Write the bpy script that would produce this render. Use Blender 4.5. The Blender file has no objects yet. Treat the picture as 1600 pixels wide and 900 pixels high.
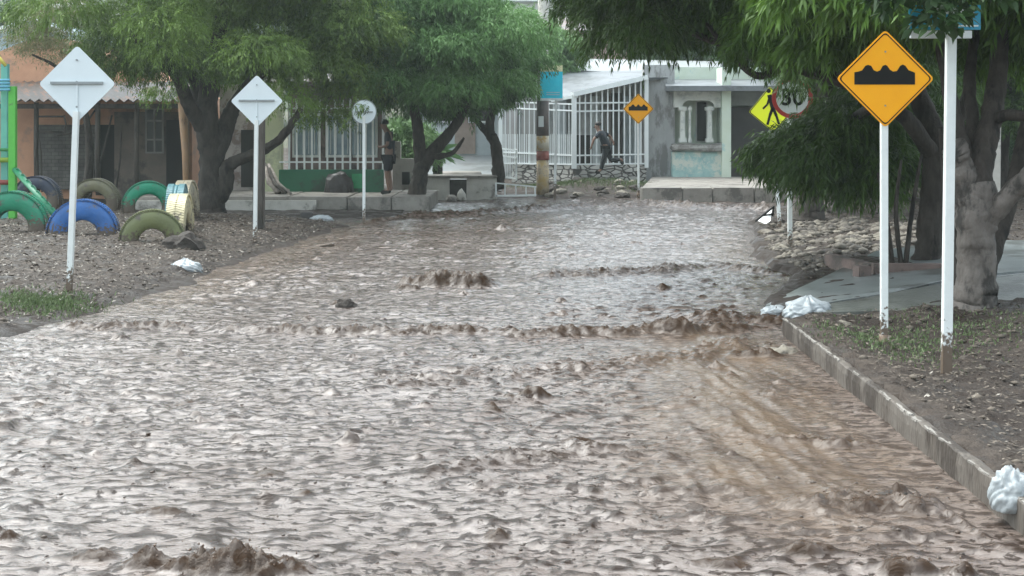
import bpy, bmesh, math, random
import numpy as np
from mathutils import Vector, Matrix
random.seed(7); RNG = np.random.default_rng(11)
S = bpy.context.scene; COL = S.collection
F = 2200.0; CZ = 1.95; HY = 200.0           # focal length in photo pixels, eye height, horizon row
def P(px, py, d): return Vector(((px-800)/F*d, d, CZ-(py-HY)/F*d))
def W(px, d): return px/F*d
def interp(v, xs, ys): return np.interp(v, xs, ys)
def sstep(a, b, v):
    t = np.clip((v-a)/(b-a), 0, 1); return t*t*(3-2*t)

# ------------------------------------------------------------ noise
_perm = np.random.default_rng(3).permutation(4096).astype(np.int64)
_ang = np.random.default_rng(5).random(4096)*2*np.pi
_gx, _gy = np.cos(_ang), np.sin(_ang)
def pn(x, y):
    xi = np.floor(x).astype(np.int64); yi = np.floor(y).astype(np.int64)
    xf = x-xi; yf = y-yi
    def g(ix, iy, dx, dy):
        h = _perm[(ix + _perm[iy & 4095]) & 4095]
        return _gx[h]*dx+_gy[h]*dy
    u = xf*xf*xf*(xf*(xf*6-15)+10); v = yf*yf*yf*(yf*(yf*6-15)+10)
    a = g(xi, yi, xf, yf); b = g(xi+1, yi, xf-1, yf)
    c = g(xi, yi+1, xf, yf-1); d = g(xi+1, yi+1, xf-1, yf-1)
    return (a+(b-a)*u)*(1-v)+(c+(d-c)*u)*v
def fbm(x, y, n=4, g=0.5):
    s = 0; a = 1
    for i in range(n):
        s = s+a*pn(x+17.3*i, y-9.1*i); x = x*2.03; y = y*2.03; a *= g
    return s
def ridged(x, y): return 1-2*np.abs(pn(x, y))*1.6

# ------------------------------------------------------------ materials
MATS = {}
def mat(name, c1, c2=None, scale=6.0, rough=0.7, bump=0.0, c3=None, s3=1.2, metal=0.0, spec=0.5, bscale=None,
        stretch=(1,1,1), stain=0.5, rough2=None, attr=None, transl=0.0):
    if name in MATS: return MATS[name]
    m = bpy.data.materials.new(name); m.use_nodes = True; nt = m.node_tree; N = nt.nodes; L = nt.links
    b = N['Principled BSDF']; b.inputs['Roughness'].default_value = rough
    b.inputs['Metallic'].default_value = metal; b.inputs['Specular IOR Level'].default_value = spec
    tc = N.new('ShaderNodeTexCoord'); mp = N.new('ShaderNodeMapping'); mp.inputs['Scale'].default_value = stretch
    L.new(tc.outputs['Object'], mp.inputs['Vector'])
    c2 = c2 or tuple(min(1, v*0.8) for v in c1)
    n1 = N.new('ShaderNodeTexNoise'); n1.inputs['Scale'].default_value = scale; n1.inputs['Detail'].default_value = 6
    n1.inputs['Roughness'].default_value = .65
    L.new(mp.outputs[0], n1.inputs['Vector'])
    r1 = N.new('ShaderNodeValToRGB'); r1.color_ramp.elements[0].position = .38; r1.color_ramp.elements[1].position = .62
    r1.color_ramp.elements[0].color = (*c1, 1); r1.color_ramp.elements[1].color = (*c2, 1)
    L.new(n1.outputs[0], r1.inputs[0]); out = r1.outputs[0]
    if c3:
        n2 = N.new('ShaderNodeTexNoise'); n2.inputs['Scale'].default_value = s3; n2.inputs['Detail'].default_value = 8
        n2.inputs['Roughness'].default_value = .7
        L.new(mp.outputs[0], n2.inputs['Vector'])
        r2 = N.new('ShaderNodeValToRGB'); r2.color_ramp.elements[0].position = stain; r2.color_ramp.elements[1].position = min(1, stain+.08)
        L.new(n2.outputs[0], r2.inputs[0])
        mx = N.new('ShaderNodeMix'); mx.data_type = 'RGBA'; L.new(r2.outputs[0], mx.inputs[0]); L.new(out, mx.inputs[6])
        mx.inputs[7].default_value = (*c3, 1); out = mx.outputs[2]
        if rough2 is not None:
            mr = N.new('ShaderNodeMapRange'); L.new(r2.outputs[0], mr.inputs[0])
            mr.inputs[3].default_value = rough; mr.inputs[4].default_value = rough2; L.new(mr.outputs[0], b.inputs['Roughness'])
    if attr:
        at = N.new('ShaderNodeAttribute'); at.attribute_name = attr[0]
        mx = N.new('ShaderNodeMix'); mx.data_type = 'RGBA'; L.new(at.outputs['Fac'], mx.inputs[0]); L.new(out, mx.inputs[6])
        mx.inputs[7].default_value = (*attr[1], 1); out = mx.outputs[2]
    L.new(out, b.inputs['Base Color'])
    if bump:
        nb = N.new('ShaderNodeTexNoise'); nb.inputs['Scale'].default_value = bscale or scale*4; nb.inputs['Detail'].default_value = 5
        L.new(mp.outputs[0], nb.inputs['Vector'])
        bp = N.new('ShaderNodeBump'); bp.inputs['Strength'].default_value = bump; bp.inputs['Distance'].default_value = .02
        L.new(nb.outputs[0], bp.inputs['Height']); L.new(bp.outputs[0], b.inputs['Normal'])
    if transl:
        tr = N.new('ShaderNodeBsdfTranslucent'); L.new(out, tr.inputs['Color'])
        ms = N.new('ShaderNodeMixShader'); ms.inputs[0].default_value = transl
        L.new(b.outputs[0], ms.inputs[1]); L.new(tr.outputs[0], ms.inputs[2])
        L.new(ms.outputs[0], N['Material Output'].inputs['Surface'])
    MATS[name] = m; return m
def mud_foot(m, h=.45, col=(.13,.095,.07)):
    nt = m.node_tree; N = nt.nodes; L = nt.links; b = N['Principled BSDF']; src = b.inputs['Base Color'].links[0].from_socket
    tc = N.new('ShaderNodeTexCoord'); sx = N.new('ShaderNodeSeparateXYZ'); L.new(tc.outputs['Object'], sx.inputs[0])
    mr = N.new('ShaderNodeMapRange'); L.new(sx.outputs[2], mr.inputs[0]); mr.inputs[1].default_value = 0; mr.inputs[2].default_value = h; mr.inputs[3].default_value = .42; mr.inputs[4].default_value = -.1
    nz = N.new('ShaderNodeTexNoise'); nz.inputs['Scale'].default_value = 26; nz.inputs['Detail'].default_value = 5; L.new(tc.outputs['Object'], nz.inputs['Vector'])
    ad = N.new('ShaderNodeMath'); L.new(mr.outputs[0], ad.inputs[0]); L.new(nz.outputs[0], ad.inputs[1])
    rp = N.new('ShaderNodeValToRGB'); rp.color_ramp.elements[0].position = .60; rp.color_ramp.elements[1].position = .72; L.new(ad.outputs[0], rp.inputs[0])
    mx = N.new('ShaderNodeMix'); mx.data_type = 'RGBA'; L.new(rp.outputs[0], mx.inputs[0]); L.new(src, mx.inputs[6]); mx.inputs[7].default_value = (*col, 1); L.new(mx.outputs[2], b.inputs['Base Color'])
def brickmat(name, c1, c2, mortar, sc, bw=.5, bh=.25, rough=.85, ms=.02):
    m = bpy.data.materials.new(name); m.use_nodes = True; nt = m.node_tree; N = nt.nodes; L = nt.links
    b = N['Principled BSDF']; b.inputs['Roughness'].default_value = rough
    tc = N.new('ShaderNodeTexCoord'); sx = N.new('ShaderNodeSeparateXYZ'); cx = N.new('ShaderNodeCombineXYZ')
    L.new(tc.outputs['Object'], sx.inputs[0]); L.new(sx.outputs[0], cx.inputs[0]); L.new(sx.outputs[2], cx.inputs[1])
    br = N.new('ShaderNodeTexBrick'); L.new(cx.outputs[0], br.inputs['Vector'])
    br.inputs['Color1'].default_value = (*c1, 1); br.inputs['Color2'].default_value = (*c2, 1); br.inputs['Mortar'].default_value = (*mortar, 1)
    br.inputs['Scale'].default_value = sc; br.inputs['Brick Width'].default_value = bw; br.inputs['Row Height'].default_value = bh
    br.inputs['Mortar Size'].default_value = ms
    nz = N.new('ShaderNodeTexNoise'); nz.inputs['Scale'].default_value = 3; nz.inputs['Detail'].default_value = 8
    L.new(tc.outputs['Object'], nz.inputs['Vector'])
    mr = N.new('ShaderNodeMapRange'); mr.inputs[1].default_value = .3; mr.inputs[2].default_value = .7; mr.inputs[3].default_value = .55; mr.inputs[4].default_value = 1.1
    L.new(nz.outputs[0], mr.inputs[0])
    mx = N.new('ShaderNodeMix'); mx.data_type = 'RGBA'; mx.blend_type = 'MULTIPLY'; mx.inputs[0].default_value = 1
    L.new(br.outputs[0], mx.inputs[6]); L.new(mr.outputs[0], mx.inputs[7]); L.new(mx.outputs[2], b.inputs['Base Color'])
    bp = N.new('ShaderNodeBump'); bp.inputs['Strength'].default_value = .6; bp.inputs['Distance'].default_value = .02; bp.invert = True
    L.new(br.outputs['Fac'], bp.inputs['Height']); L.new(bp.outputs[0], b.inputs['Normal'])
    MATS[name] = m; return m

# ------------------------------------------------------------ mesh collector (world coordinates)
class MB:
    def __init__(s): s.v = []; s.f = []
    def add(s, vs, fs):
        o = len(s.v); s.v += [tuple(p) for p in vs]; s.f += [tuple(i+o for i in f) for f in fs]; return s
    def box(s, c, size, rz=0, rx=0, ry=0, taper=1.0):
        hx, hy, hz = [q/2 for q in size]
        M = Matrix.Rotation(rz, 3, 'Z') @ Matrix.Rotation(ry, 3, 'Y') @ Matrix.Rotation(rx, 3, 'X')
        vs = []
        for z in (-1, 1):
            k = taper if z > 0 else 1
            for x, y in ((-1,-1),(1,-1),(1,1),(-1,1)): vs.append(Vector(c)+M @ Vector((x*hx*k, y*hy*k, z*hz)))
        return s.add(vs, [(0,3,2,1),(4,5,6,7),(0,1,5,4),(1,2,6,5),(2,3,7,6),(3,0,4,7)])
    def bar(s, a, b, w, t=None):
        a = Vector(a); b = Vector(b); t = t or w; d = (b-a); L_ = d.length; d.normalize()
        up = Vector((0,1,0)) if abs(d.y) < .9 else Vector((0,0,1))
        x = d.cross(up).normalized(); y = d.cross(x).normalized()
        vs = []
        for p in (a, b):
            for i, j in ((-1,-1),(1,-1),(1,1),(-1,1)): vs.append(p+x*w/2*i+y*t/2*j)
        return s.add(vs, [(0,3,2,1),(4,5,6,7),(0,1,5,4),(1,2,6,5),(2,3,7,6),(3,0,4,7)])
    def tube(s, pts, rad, n=10, jit=0, cap=True):
        pts = [Vector(p) for p in pts]; m = len(pts); rad = rad if hasattr(rad, '__len__') else [rad]*m
        vs = []; fs = []; pr = None
        for i, p in enumerate(pts):
            d = (pts[min(i+1, m-1)]-pts[max(i-1, 0)]).normalized()
            if pr is None: pr = d.orthogonal().normalized()
            pr = (pr-d*pr.dot(d)).normalized(); q = d.cross(pr)
            for k in range(n):
                a = 2*math.pi*k/n; r = rad[i]*(1+(random.random()-.5)*jit)
                vs.append(p+(pr*math.cos(a)+q*math.sin(a))*r)
        for i in range(m-1):
            for k in range(n):
                fs.append((i*n+k, i*n+(k+1)%n, (i+1)*n+(k+1)%n, (i+1)*n+k))
        if cap: fs.append(tuple(range(n-1, -1, -1))); fs.append(tuple((m-1)*n+k for k in range(n)))
        return s.add(vs, fs)
    def prism(s, poly, y0, y1):            # poly = [(x,z)...] extruded along Y
        n = len(poly); a = sum(poly[i][0]*poly[(i+1)%n][1]-poly[(i+1)%n][0]*poly[i][1] for i in range(n))
        if a < 0: poly = poly[::-1]
        vs = [(x, y0, z) for x, z in poly]+[(x, y1, z) for x, z in poly]
        fs = [tuple(range(n)), tuple(range(2*n-1, n-1, -1))]+[(i, i+n, (i+1)%n+n, (i+1)%n) for i in range(n)]
        return s.add(vs, fs)
    def slab(s, poly, z0, z1):             # poly = [(x,y)] extruded along Z; z1 may be a list
        n = len(poly); a = sum(poly[i][0]*poly[(i+1)%n][1]-poly[(i+1)%n][0]*poly[i][1] for i in range(n))
        if a < 0: poly = poly[::-1]; z1 = z1[::-1] if hasattr(z1, '__len__') else z1
        zt = z1 if hasattr(z1, '__len__') else [z1]*n
        vs = [(x, y, z0) for x, y in poly]+[(x, y, zt[i]) for i, (x, y) in enumerate(poly)]
        fs = [tuple(range(n-1, -1, -1)), tuple(range(n, 2*n))]+[(i, (i+1)%n, (i+1)%n+n, i+n) for i in range(n)]
        return s.add(vs, fs)
    def ring(s, outer, inner, y0, y1):
        n = len(outer); vs = [(x,y0,z) for x,z in outer]+[(x,y0,z) for x,z in inner]+[(x,y1,z) for x,z in outer]+[(x,y1,z) for x,z in inner]
        fs = []
        for i in range(n):
            j = (i+1)%n
            fs += [(i,j,n+j,n+i),(2*n+i,3*n+i,3*n+j,2*n+j),(i,2*n+i,2*n+j,j),(n+i,n+j,3*n+j,3*n+i)]
        return s.add(vs, fs)
    def build(s, name, m, parent=None, smooth=False, bevel=0, origin=None, noise=0, nscale=3, subdiv=0):
        me = bpy.data.meshes.new(name); o = bpy.data.objects.new(name, me); COL.objects.link(o)
        off = Vector((0,0,0))
        if parent is not None:
            o.parent = parent; r = parent
            while r.parent: r = r.parent
            off = r.location.copy()
        elif origin is not None: off = Vector(origin); o.location = off
        elif s.v:
            xs, ys, zs = zip(*s.v); off = Vector(((min(xs)+max(xs))/2, (min(ys)+max(ys))/2, min(zs))); o.location = off
        me.from_pydata([(x-off.x, y-off.y, z-off.z) for x, y, z in s.v], [], s.f)
        if bevel or subdiv:
            bm = bmesh.new(); bm.from_mesh(me)
            if bevel:
                bmesh.ops.bevel(bm, geom=[e for e in bm.edges if e.is_manifold and e.calc_face_angle(0) > .5], offset=bevel, segments=2, affect='EDGES', clamp_overlap=True)
            if subdiv:
                bmesh.ops.subdivide_edges(bm, edges=bm.edges[:], cuts=subdiv, use_grid_fill=True)
            bm.to_mesh(me); bm.free()
        if noise:
            n = len(me.vertices); co = np.empty(n*3); me.vertices.foreach_get('co', co); co = co.reshape(-1,3)
            q = co+np.array(off)
            d = np.stack([fbm(q[:,0]*nscale+q[:,2]*1.7*nscale, q[:,1]*nscale, 3), fbm(q[:,1]*nscale+9, q[:,2]*nscale, 3), fbm(q[:,0]*nscale, q[:,2]*nscale+5, 3)], 1)
            co += d*noise; me.vertices.foreach_set('co', co.ravel())
        me.materials.append(m); me.update()
        if smooth: me.polygons.foreach_set('use_smooth', [True]*len(me.polygons))
        return o
def npmesh(name, co, faces, m, parent=None, origin=(0,0,0), smooth=False, attrs=None):
    """co (n,3) world, faces (k,4) or (k,3)"""
    me = bpy.data.meshes.new(name); o = bpy.data.objects.new(name, me); COL.objects.link(o)
    off = np.array(origin, float)
    if parent is not None: o.parent = parent; off = np.array(parent.location)
    else: o.location = origin
    n = len(co); k, w = faces.shape
    me.vertices.add(n); me.vertices.foreach_set('co', (co-off).astype(np.float32).ravel())
    me.loops.add(k*w); me.loops.foreach_set('vertex_index', faces.astype(np.int32).ravel())
    me.polygons.add(k); me.polygons.foreach_set('loop_start', np.arange(0, k*w, w, dtype=np.int32))
    me.update(calc_edges=True)
    if smooth: me.polygons.foreach_set('use_smooth', np.ones(k, bool))
    for an, av in (attrs or {}).items():
        at = me.attributes.new(an, 'FLOAT', 'POINT'); at.data.foreach_set('value', av.astype(np.float32))
    me.materials.append(m); return o
def root(name, loc, label, cat, group=None):
    o = bpy.data.objects.new(name, None); COL.objects.link(o); o.location = loc; o.empty_display_size = .2
    return tag(o, label, cat, group)
def tag(o, label=None, cat=None, group=None, kind=None):
    if label: o['label'] = label
    if cat: o['category'] = cat
    if group: o['group'] = group
    if kind: o['kind'] = kind
    return o
def struct(o, label=None): o['kind'] = 'structure'; return o
def rpoly(pts, r, n=5):
    out = []; k = len(pts)
    for i in range(k):
        p = Vector(pts[i]); a = (Vector(pts[i-1])-p).normalized(); b = (Vector(pts[(i+1)%k])-p).normalized()
        ang = a.angle(b); t = r/math.tan(ang/2); p0 = p+a*t; p1 = p+b*t
        for j in range(n+1):
            u = j/n; out.append(tuple((p0*(1-u)+p*u)*(1-u)+(p*(1-u)+p1*u)*u))
    return out

# ------------------------------------------------------------ ground shape
LY = [-10, 6, 13, 14.5, 15.9, 18.6, 21.4, 24.5, 28.0, 30, 32.5, 36, 60]
LX = [-5.2, -5.0, -4.85, -4.45, -4.3, -4.0, -3.9, -3.6, -3.3, -4.4, -6.0, -6.2, -6.2]
RY = [-10, 6, 13.3, 14, 15.3, 16.2, 18.25, 21.5, 26.8, 30, 33, 36, 60]
RX = [2.45, 2.50, 2.62, 2.85, 2.80, 3.0, 3.7, 3.8, 4.6, 5.2, 6.2, 7.2, 8]
def XL(y): return np.interp(y, LY, LX)
def XR(y): return np.interp(y, RY, RX)
def ground(x, y, fine=True):
    x = np.asarray(x, float); y = np.asarray(y, float)
    dl = XL(y)-x; dr = x-XR(y)
    wob = .25*pn(x*.9, y*.9)+.12*pn(x*2.3, y*2.3)
    kerb = sstep(13.6, 13.2, y)
    dl2 = dl+wob; dr2 = dr+wob*(1-kerb)
    bank_l = np.where(dl2 > 0, .24*(1-np.exp(-dl2/1.3)), -.35*(1-np.exp(dl2/.9)))
    mud = sstep(28.5, 31, y)*sstep(-2.0, -2.6, x)
    bank_l = bank_l*(1-mud)+mud*(.0+.02)
    bank_r = np.where(dr2 > 0, .07+.16*(1-np.exp(-dr2/2.0)), -.35*(1-np.exp(dr2/.9)))
    bank_r = bank_r*(1-kerb)+kerb*np.where(dr > -.02, .150-.08*sstep(.1, .6, dr)+.28*sstep(1.2, 3.2, dr), -.35)
    h = np.maximum(bank_l, bank_r)
    far = sstep(38.6, 41, y)*.2+sstep(44, 60, y)*.9+np.maximum(0, y-62)*.14+.6*sstep(60, 90, y)*pn(x*.06, y*.06)*4
    far = far+.2*np.exp(-((x-2.7)/1.6)**2-((y-41.3)/1.1)**2)
    fl = sstep(37.5, 39.5, y)
    h = h*(1-fl)+np.maximum(h*.6, far)*fl
    if fine:
        up = sstep(-.03, .06, h)
        h = h+up*(.05*fbm(x*1.6, y*1.6, 3)+.06*np.maximum(0, fbm(x*6, y*6, 3))+.012*pn(x*23, y*23))*(1-sstep(50, 60, y))
        h = h+up*.06*np.maximum(0, ridged(x*3, y*3)-.4)*sstep(14, 16, y)*sstep(3.9, 4.6, x)*sstep(34, 30, y)
    return h
def G(x, y): return float(ground(np.array([x]), np.array([y]), False)[0])

def fan(y0, y1, k, lo, hi, u0, pad, kc, fcore):
    ys = [y0]
    while ys[-1] < y1: ys.append(ys[-1]+min(hi, max(lo, k*(ys[-1]-0))))
    ys = np.array(ys)
    core = np.arange(-fcore, fcore, kc)
    wide = []; u = fcore; s_ = kc
    while u < u0: wide.append(u); s_ *= 1.12; u += s_
    us = np.concatenate([-np.array(wide[::-1]), core, np.array(wide)])
    us = np.unique(us)
    Y, U = np.meshgrid(ys, us, indexing='ij'); X = U*(Y+pad)
    r, c = Y.shape; idx = np.arange(r*c).reshape(r, c)
    f = np.stack([idx[:-1,:-1], idx[:-1,1:], idx[1:,1:], idx[1:,:-1]], -1).reshape(-1, 4)
    return X.ravel(), Y.ravel(), f

M_dirt = mat('wet_dirt', (.036,.026,.020), (.072,.056,.045), 9, .78, .8, (.030,.021,.016), 2.2, stain=.50, bscale=60, rough2=.4, spec=.3, attr=('wet', (.026,.018,.014)))
X, Y, Fc = fan(1.5, 60, .0055, .04, .16, 2.0, 5, .0045, .36)
_gz = ground(X, Y); _wet = np.clip(sstep(.14, .02, ground(X, Y, False))*.8+.5*np.clip(fbm(X*.8+7, Y*.8, 3)-.15, 0, 1)*2, 0, 1)*(Y < 45)
ground_o = npmesh('ground', np.stack([X, Y, _gz], 1), Fc, M_dirt, smooth=True, attrs={'wet': _wet}); struct(ground_o)
# far terrain as the same sheet continued outwards (hillside)
M_hill = mat('hillside', (.07,.085,.05), (.13,.12,.09), .6, .9, .5, (.05,.07,.035), .12, bscale=3)
ys = np.concatenate([np.linspace(59.6, 100, 40), np.linspace(104, 260, 40)]); xs = np.linspace(-170, 170, 90)
Yg, Xg = np.meshgrid(ys, xs, indexing='ij'); Zg = ground(Xg, Yg, False)-.02
idx = np.arange(Yg.size).reshape(Yg.shape)
struct(npmesh('hillside', np.stack([Xg.ravel(), Yg.ravel(), Zg.ravel()], 1), np.stack([idx[:-1,:-1], idx[:-1,1:], idx[1:,1:], idx[1:,:-1]], -1).reshape(-1,4), M_hill, smooth=True))

# ------------------------------------------------------------ flood water
X, Y, Fc = fan(2.2, 41.5, .0017, .010, .05, .75, 2.5, .0016, .34)
def px_xy(px, py):
    d = CZ*F/(py-HY); return (px-800)/F*d, d
def water_height(X, Y):
    wx = X+.25*pn(X*.7, Y*.7); wy = Y+.25*pn(X*.8+9, Y*.8)
    near = sstep(30, 8, Y)
    amp = .75+.9*np.clip(pn(X*.35+3, Y*.25)+.2, 0, 1)
    # slick, calmer tongue running along the kerb
    slick = np.exp(-((X-(1.55+.045*(Y-8)))/.75)**2)*sstep(6, 8, Y)*sstep(14.5, 12.5, Y)
    amp = amp*(1-.6*slick)
    h = .028*fbm(wx*.8, wy*1.3, 2)
    r1 = np.clip(ridged(wx*2.4, wy*4.2), -.6, 1)
    t1 = np.tanh(7*(pn(wx*3.0+3, wy*4.4)-.2)); t2 = np.tanh(9*(pn(wx*7.2, wy*10.5+8)-.22)); t3 = np.tanh(8*(pn(wx*13.5, wy*17)-.24))
    chop = .0035*r1+.0095*t1*(.8+.4*r1)+.0056*t2+.0038*t3+.0008*pn(wx*27, wy*36)
    peaks = np.clip(fbm(X*2.6+40, Y*5.9, 2)-.52, 0, 1)*.17*(1+1.2*fbm(X*12, Y*17, 3))
    h = h+amp*chop+peaks
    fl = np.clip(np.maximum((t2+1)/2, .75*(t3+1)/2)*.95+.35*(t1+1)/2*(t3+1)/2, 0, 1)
    painted_wave_shade = np.clip(1-fl-.25*np.clip(fbm(X*1.1, Y*1.9+50, 3), 0, 1)+.12*pn(wx*30, wy*42), 0, 1)*(1-.35*slick)  # wave shading painted as colour: raised wavelets dark, flat water pale
    h = h+slick*(.022*pn((X+.10*Y)*7, Y*.9)+.010*pn((X+.10*Y)*17, Y*2.4))
    churn = np.zeros_like(X)+np.clip(peaks*9, 0, .7)
    rough_n = ridged(X*7, Y*11)*.5+fbm(X*13, Y*16, 3)*.9
    solid = np.zeros_like(X)
    def blob(cx, cy, sx, sy, H, rot=0, ch=1.0, rg=.5):
        nonlocal h, solid
        dx = X-cx; dy = Y-cy; c, s = math.cos(rot), math.sin(rot)
        u = (dx*c+dy*s)/sx; v = (-dx*s+dy*c)/sy
        u = u+.35*pn(X*5+cx, Y*5); v = v+.35*pn(X*5+cx+9, Y*5)
        v = np.where(v < 0, v*1.3, v*.55); u = u*.8
        g = np.clip(1-(u*u+v*v)*.8, 0, 1)**1.3
        lump_n = ridged(X*8+cx*7, Y*10)*.55+ridged(X*17, Y*19)*.35+pn(X*4.1+cy, Y*5)*.9
        h = h+H*g*np.clip(.50+.2*lump_n+.40*fbm(X*12, Y*13, 3)+.20*ridged(X*26, Y*24)+.12*pn(X*45, Y*45), 0, 1.4); solid = np.maximum(solid, ch*np.clip(g*3.5, 0, 1))
    def crest(pts, H, w, ch=1.0, rg=.6):
        nonlocal h, churn
        pts = sorted(px_xy(*p) for p in pts)
        xs = [p[0] for p in pts]; yc = np.interp(X, xs, [p[1] for p in pts])+.22*pn(X*1.3, Y*.1)+.10*pn(X*4.7, Y*.1)+.04*pn(X*13, Y*.1)
        end = sstep(xs[0]-.3, xs[0]+.3, X)*sstep(xs[-1]+.3, xs[-1]-.3, X)
        dy = Y-yc; front = np.where(dy < 0, np.exp(-(dy/w)**2), np.exp(-(dy/(w*2.4))**2))
        mod = .7+.9*np.clip(pn(X*.9, Y*0+4)+.3, 0, 1)+.5*pn(X*3.1, Y*0+9)
        h = h+H*end*front*mod*np.clip(.6+.22*ridged(X*7, Y*9)+.5*fbm(X*17, Y*15, 4), 0, 1.5); churn = np.maximum(churn, ch*end*np.exp(-(dy/(w*1.5))**2)*np.clip(mod, 0, 1))
    crest([(70,510),(400,517),(650,520),(900,523),(1060,519),(1200,512)], .085, .09, 1.0, .8)
    crest([(560,600),(760,590),(940,575),(1060,560),(1180,535)], .05, .2, .35)
    crest([(560,352),(640,340),(740,337),(860,328),(940,320)], .15, .35, .8, .5)
    crest([(940,326),(1010,321),(1120,326),(1215,330)], .17, .35, .9, .6)
    crest([(840,432),(1000,425),(1130,418),(1240,432)], .09, .2, .9, .75)
    crest([(1080,500),(1180,498),(1240,500)], .08, .2, 1, .8)
    crest([(660,745),(780,720),(900,705),(980,700)], .05, .1, .5)
    crest([(1150,678),(1260,690),(1400,700)], .05, .07, .8, .8)
    crest([(1250,800),(1330,790),(1470,800),(1560,850)], .07, .12, .9, .8)
    crest([(980,760),(1150,770),(1250,800)], .03, .1, .3)
    crest([(1040,348),(1170,352),(1230,358)], .06, .25, .7, .8)
    for (px, py, wpx, hpx) in [(700,445,105,27),(640,452,26,18),(745,446,30,14),(530,478,24,12),(832,618,34,20),(796,618,12,10),(770,640,20,14),
                               (385,893,125,42),(300,888,60,24),(230,880,62,26),(150,868,50,18),(1420,893,62,26),(1500,898,36,24),(10,840,28,18),
                               (783,357,14,12),(815,394,10,6),(1038,450,12,10),(775,838,28,20),(1400,782,26,22),(60,632,16,8),(285,628,22,10),
                               (470,775,22,12),(1260,862,60,20),(250,800,50,10),(1130,880,60,12),(1050,520,60,16),(1215,505,55,22),(1185,555,60,12),
                               (1355,800,50,16),(600,325,40,8),(1210,348,22,10),(420,738,30,10),(900,690,40,8)]:
        cx, cy = px_xy(px, py); d = cy
        blob(cx, cy, W(wpx, d)*.62, max(W(wpx, d)*.34, .06), W(hpx, d)*(1.15 if wpx > 30 else .85), 0, 1.0, .6)
    edge = np.minimum(X-XL(Y), XR(Y)-X)
    edge = np.where(Y > 28.5, np.maximum(edge, X+6.5), edge)
    calm = sstep(-.1, .5, edge); h = h*(.25+.75*calm)-.12*sstep(-.3, -1.2, edge)
    h = h*sstep(41, 39, Y)
    churn = np.clip(np.maximum(churn*(.8+.9*fbm(X*9, Y*12, 3)), solid*(.9+.5*fbm(X*11, Y*13, 3))), 0, 1)
    tan = np.clip(slick*(.9+.8*fbm((X+.10*Y)*4, Y*.8, 3))+.5*np.exp(-((X-XR(Y)+.5)/.5)**2)*sstep(14, 16, Y)*sstep(30, 24, Y)+.4*np.exp(-((X-XL(Y)-.2)/.7)**2)*sstep(14, 16, Y), 0, 1)
    return h, churn, painted_wave_shade, tan
Z, CH, WSH, TN = water_height(X, Y)
# pinch the wave crests towards the flow so faces get steep
M_water = bpy.data.materials.new('muddy_flood_water'); M_water.use_nodes = True
nt = M_water.node_tree; N = nt.nodes; L = nt.links; b = N['Principled BSDF']
b.inputs['IOR'].default_value = 1.42; b.inputs['Specular IOR Level'].default_value = .8
at = N.new('ShaderNodeAttribute'); at.attribute_name = 'churn'
tc = N.new('ShaderNodeTexCoord'); nz = N.new('ShaderNodeTexNoise'); nz.inputs['Scale'].default_value = .9; nz.inputs['Detail'].default_value = 7
L.new(tc.outputs['Object'], nz.inputs['Vector'])
rp = N.new('ShaderNodeValToRGB'); rp.color_ramp.elements[0].position = .35; rp.color_ramp.elements[1].position = .65
rp.color_ramp.elements[0].color = (.135,.100,.084,1); rp.color_ramp.elements[1].color = (.225,.187,.169,1); L.new(nz.outputs[0], rp.inputs[0])
af = N.new('ShaderNodeAttribute'); af.attribute_name = 'painted_wave_shade'
at2 = N.new('ShaderNodeAttribute'); at2.attribute_name = 'tan'
mt = N.new('ShaderNodeMix'); mt.data_type = 'RGBA'; L.new(at2.outputs['Fac'], mt.inputs[0]); L.new(rp.outputs[0], mt.inputs[6]); mt.inputs[7].default_value = (.20,.14,.095,1)
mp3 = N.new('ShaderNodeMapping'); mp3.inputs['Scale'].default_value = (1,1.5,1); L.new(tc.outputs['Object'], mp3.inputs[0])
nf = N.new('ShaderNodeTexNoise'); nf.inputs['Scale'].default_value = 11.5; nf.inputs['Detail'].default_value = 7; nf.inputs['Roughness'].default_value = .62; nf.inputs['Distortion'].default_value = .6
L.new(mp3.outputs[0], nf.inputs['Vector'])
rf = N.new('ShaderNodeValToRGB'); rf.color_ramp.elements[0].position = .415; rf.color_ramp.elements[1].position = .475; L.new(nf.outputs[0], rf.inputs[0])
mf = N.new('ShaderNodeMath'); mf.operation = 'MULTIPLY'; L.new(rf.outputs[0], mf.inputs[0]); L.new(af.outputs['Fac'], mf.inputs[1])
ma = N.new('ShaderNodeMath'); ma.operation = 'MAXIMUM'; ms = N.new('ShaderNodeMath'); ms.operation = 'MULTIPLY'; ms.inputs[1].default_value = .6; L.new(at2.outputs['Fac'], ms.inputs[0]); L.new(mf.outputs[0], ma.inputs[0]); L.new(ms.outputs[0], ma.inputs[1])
m0 = N.new('ShaderNodeMix'); m0.data_type = 'RGBA'; L.new(ma.outputs[0], m0.inputs[0]); m0.inputs[6].default_value = (.026,.015,.010,1); L.new(mt.outputs[2], m0.inputs[7])  # near-black brown painted in for the dark fronts of the wavelets
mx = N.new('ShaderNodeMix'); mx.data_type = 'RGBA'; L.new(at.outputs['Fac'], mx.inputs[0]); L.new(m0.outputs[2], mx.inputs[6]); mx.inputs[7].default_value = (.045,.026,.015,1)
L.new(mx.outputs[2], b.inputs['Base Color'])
mr = N.new('ShaderNodeMapRange'); L.new(at.outputs['Fac'], mr.inputs[0]); mr.inputs[3].default_value = .10; mr.inputs[4].default_value = .24; L.new(mr.outputs[0], b.inputs['Roughness'])
mr2 = N.new('ShaderNodeMapRange'); L.new(at.outputs['Fac'], mr2.inputs[0]); mr2.inputs[3].default_value = .8; mr2.inputs[4].default_value = .45; mr2.inputs[3].default_value = 1.0
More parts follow.
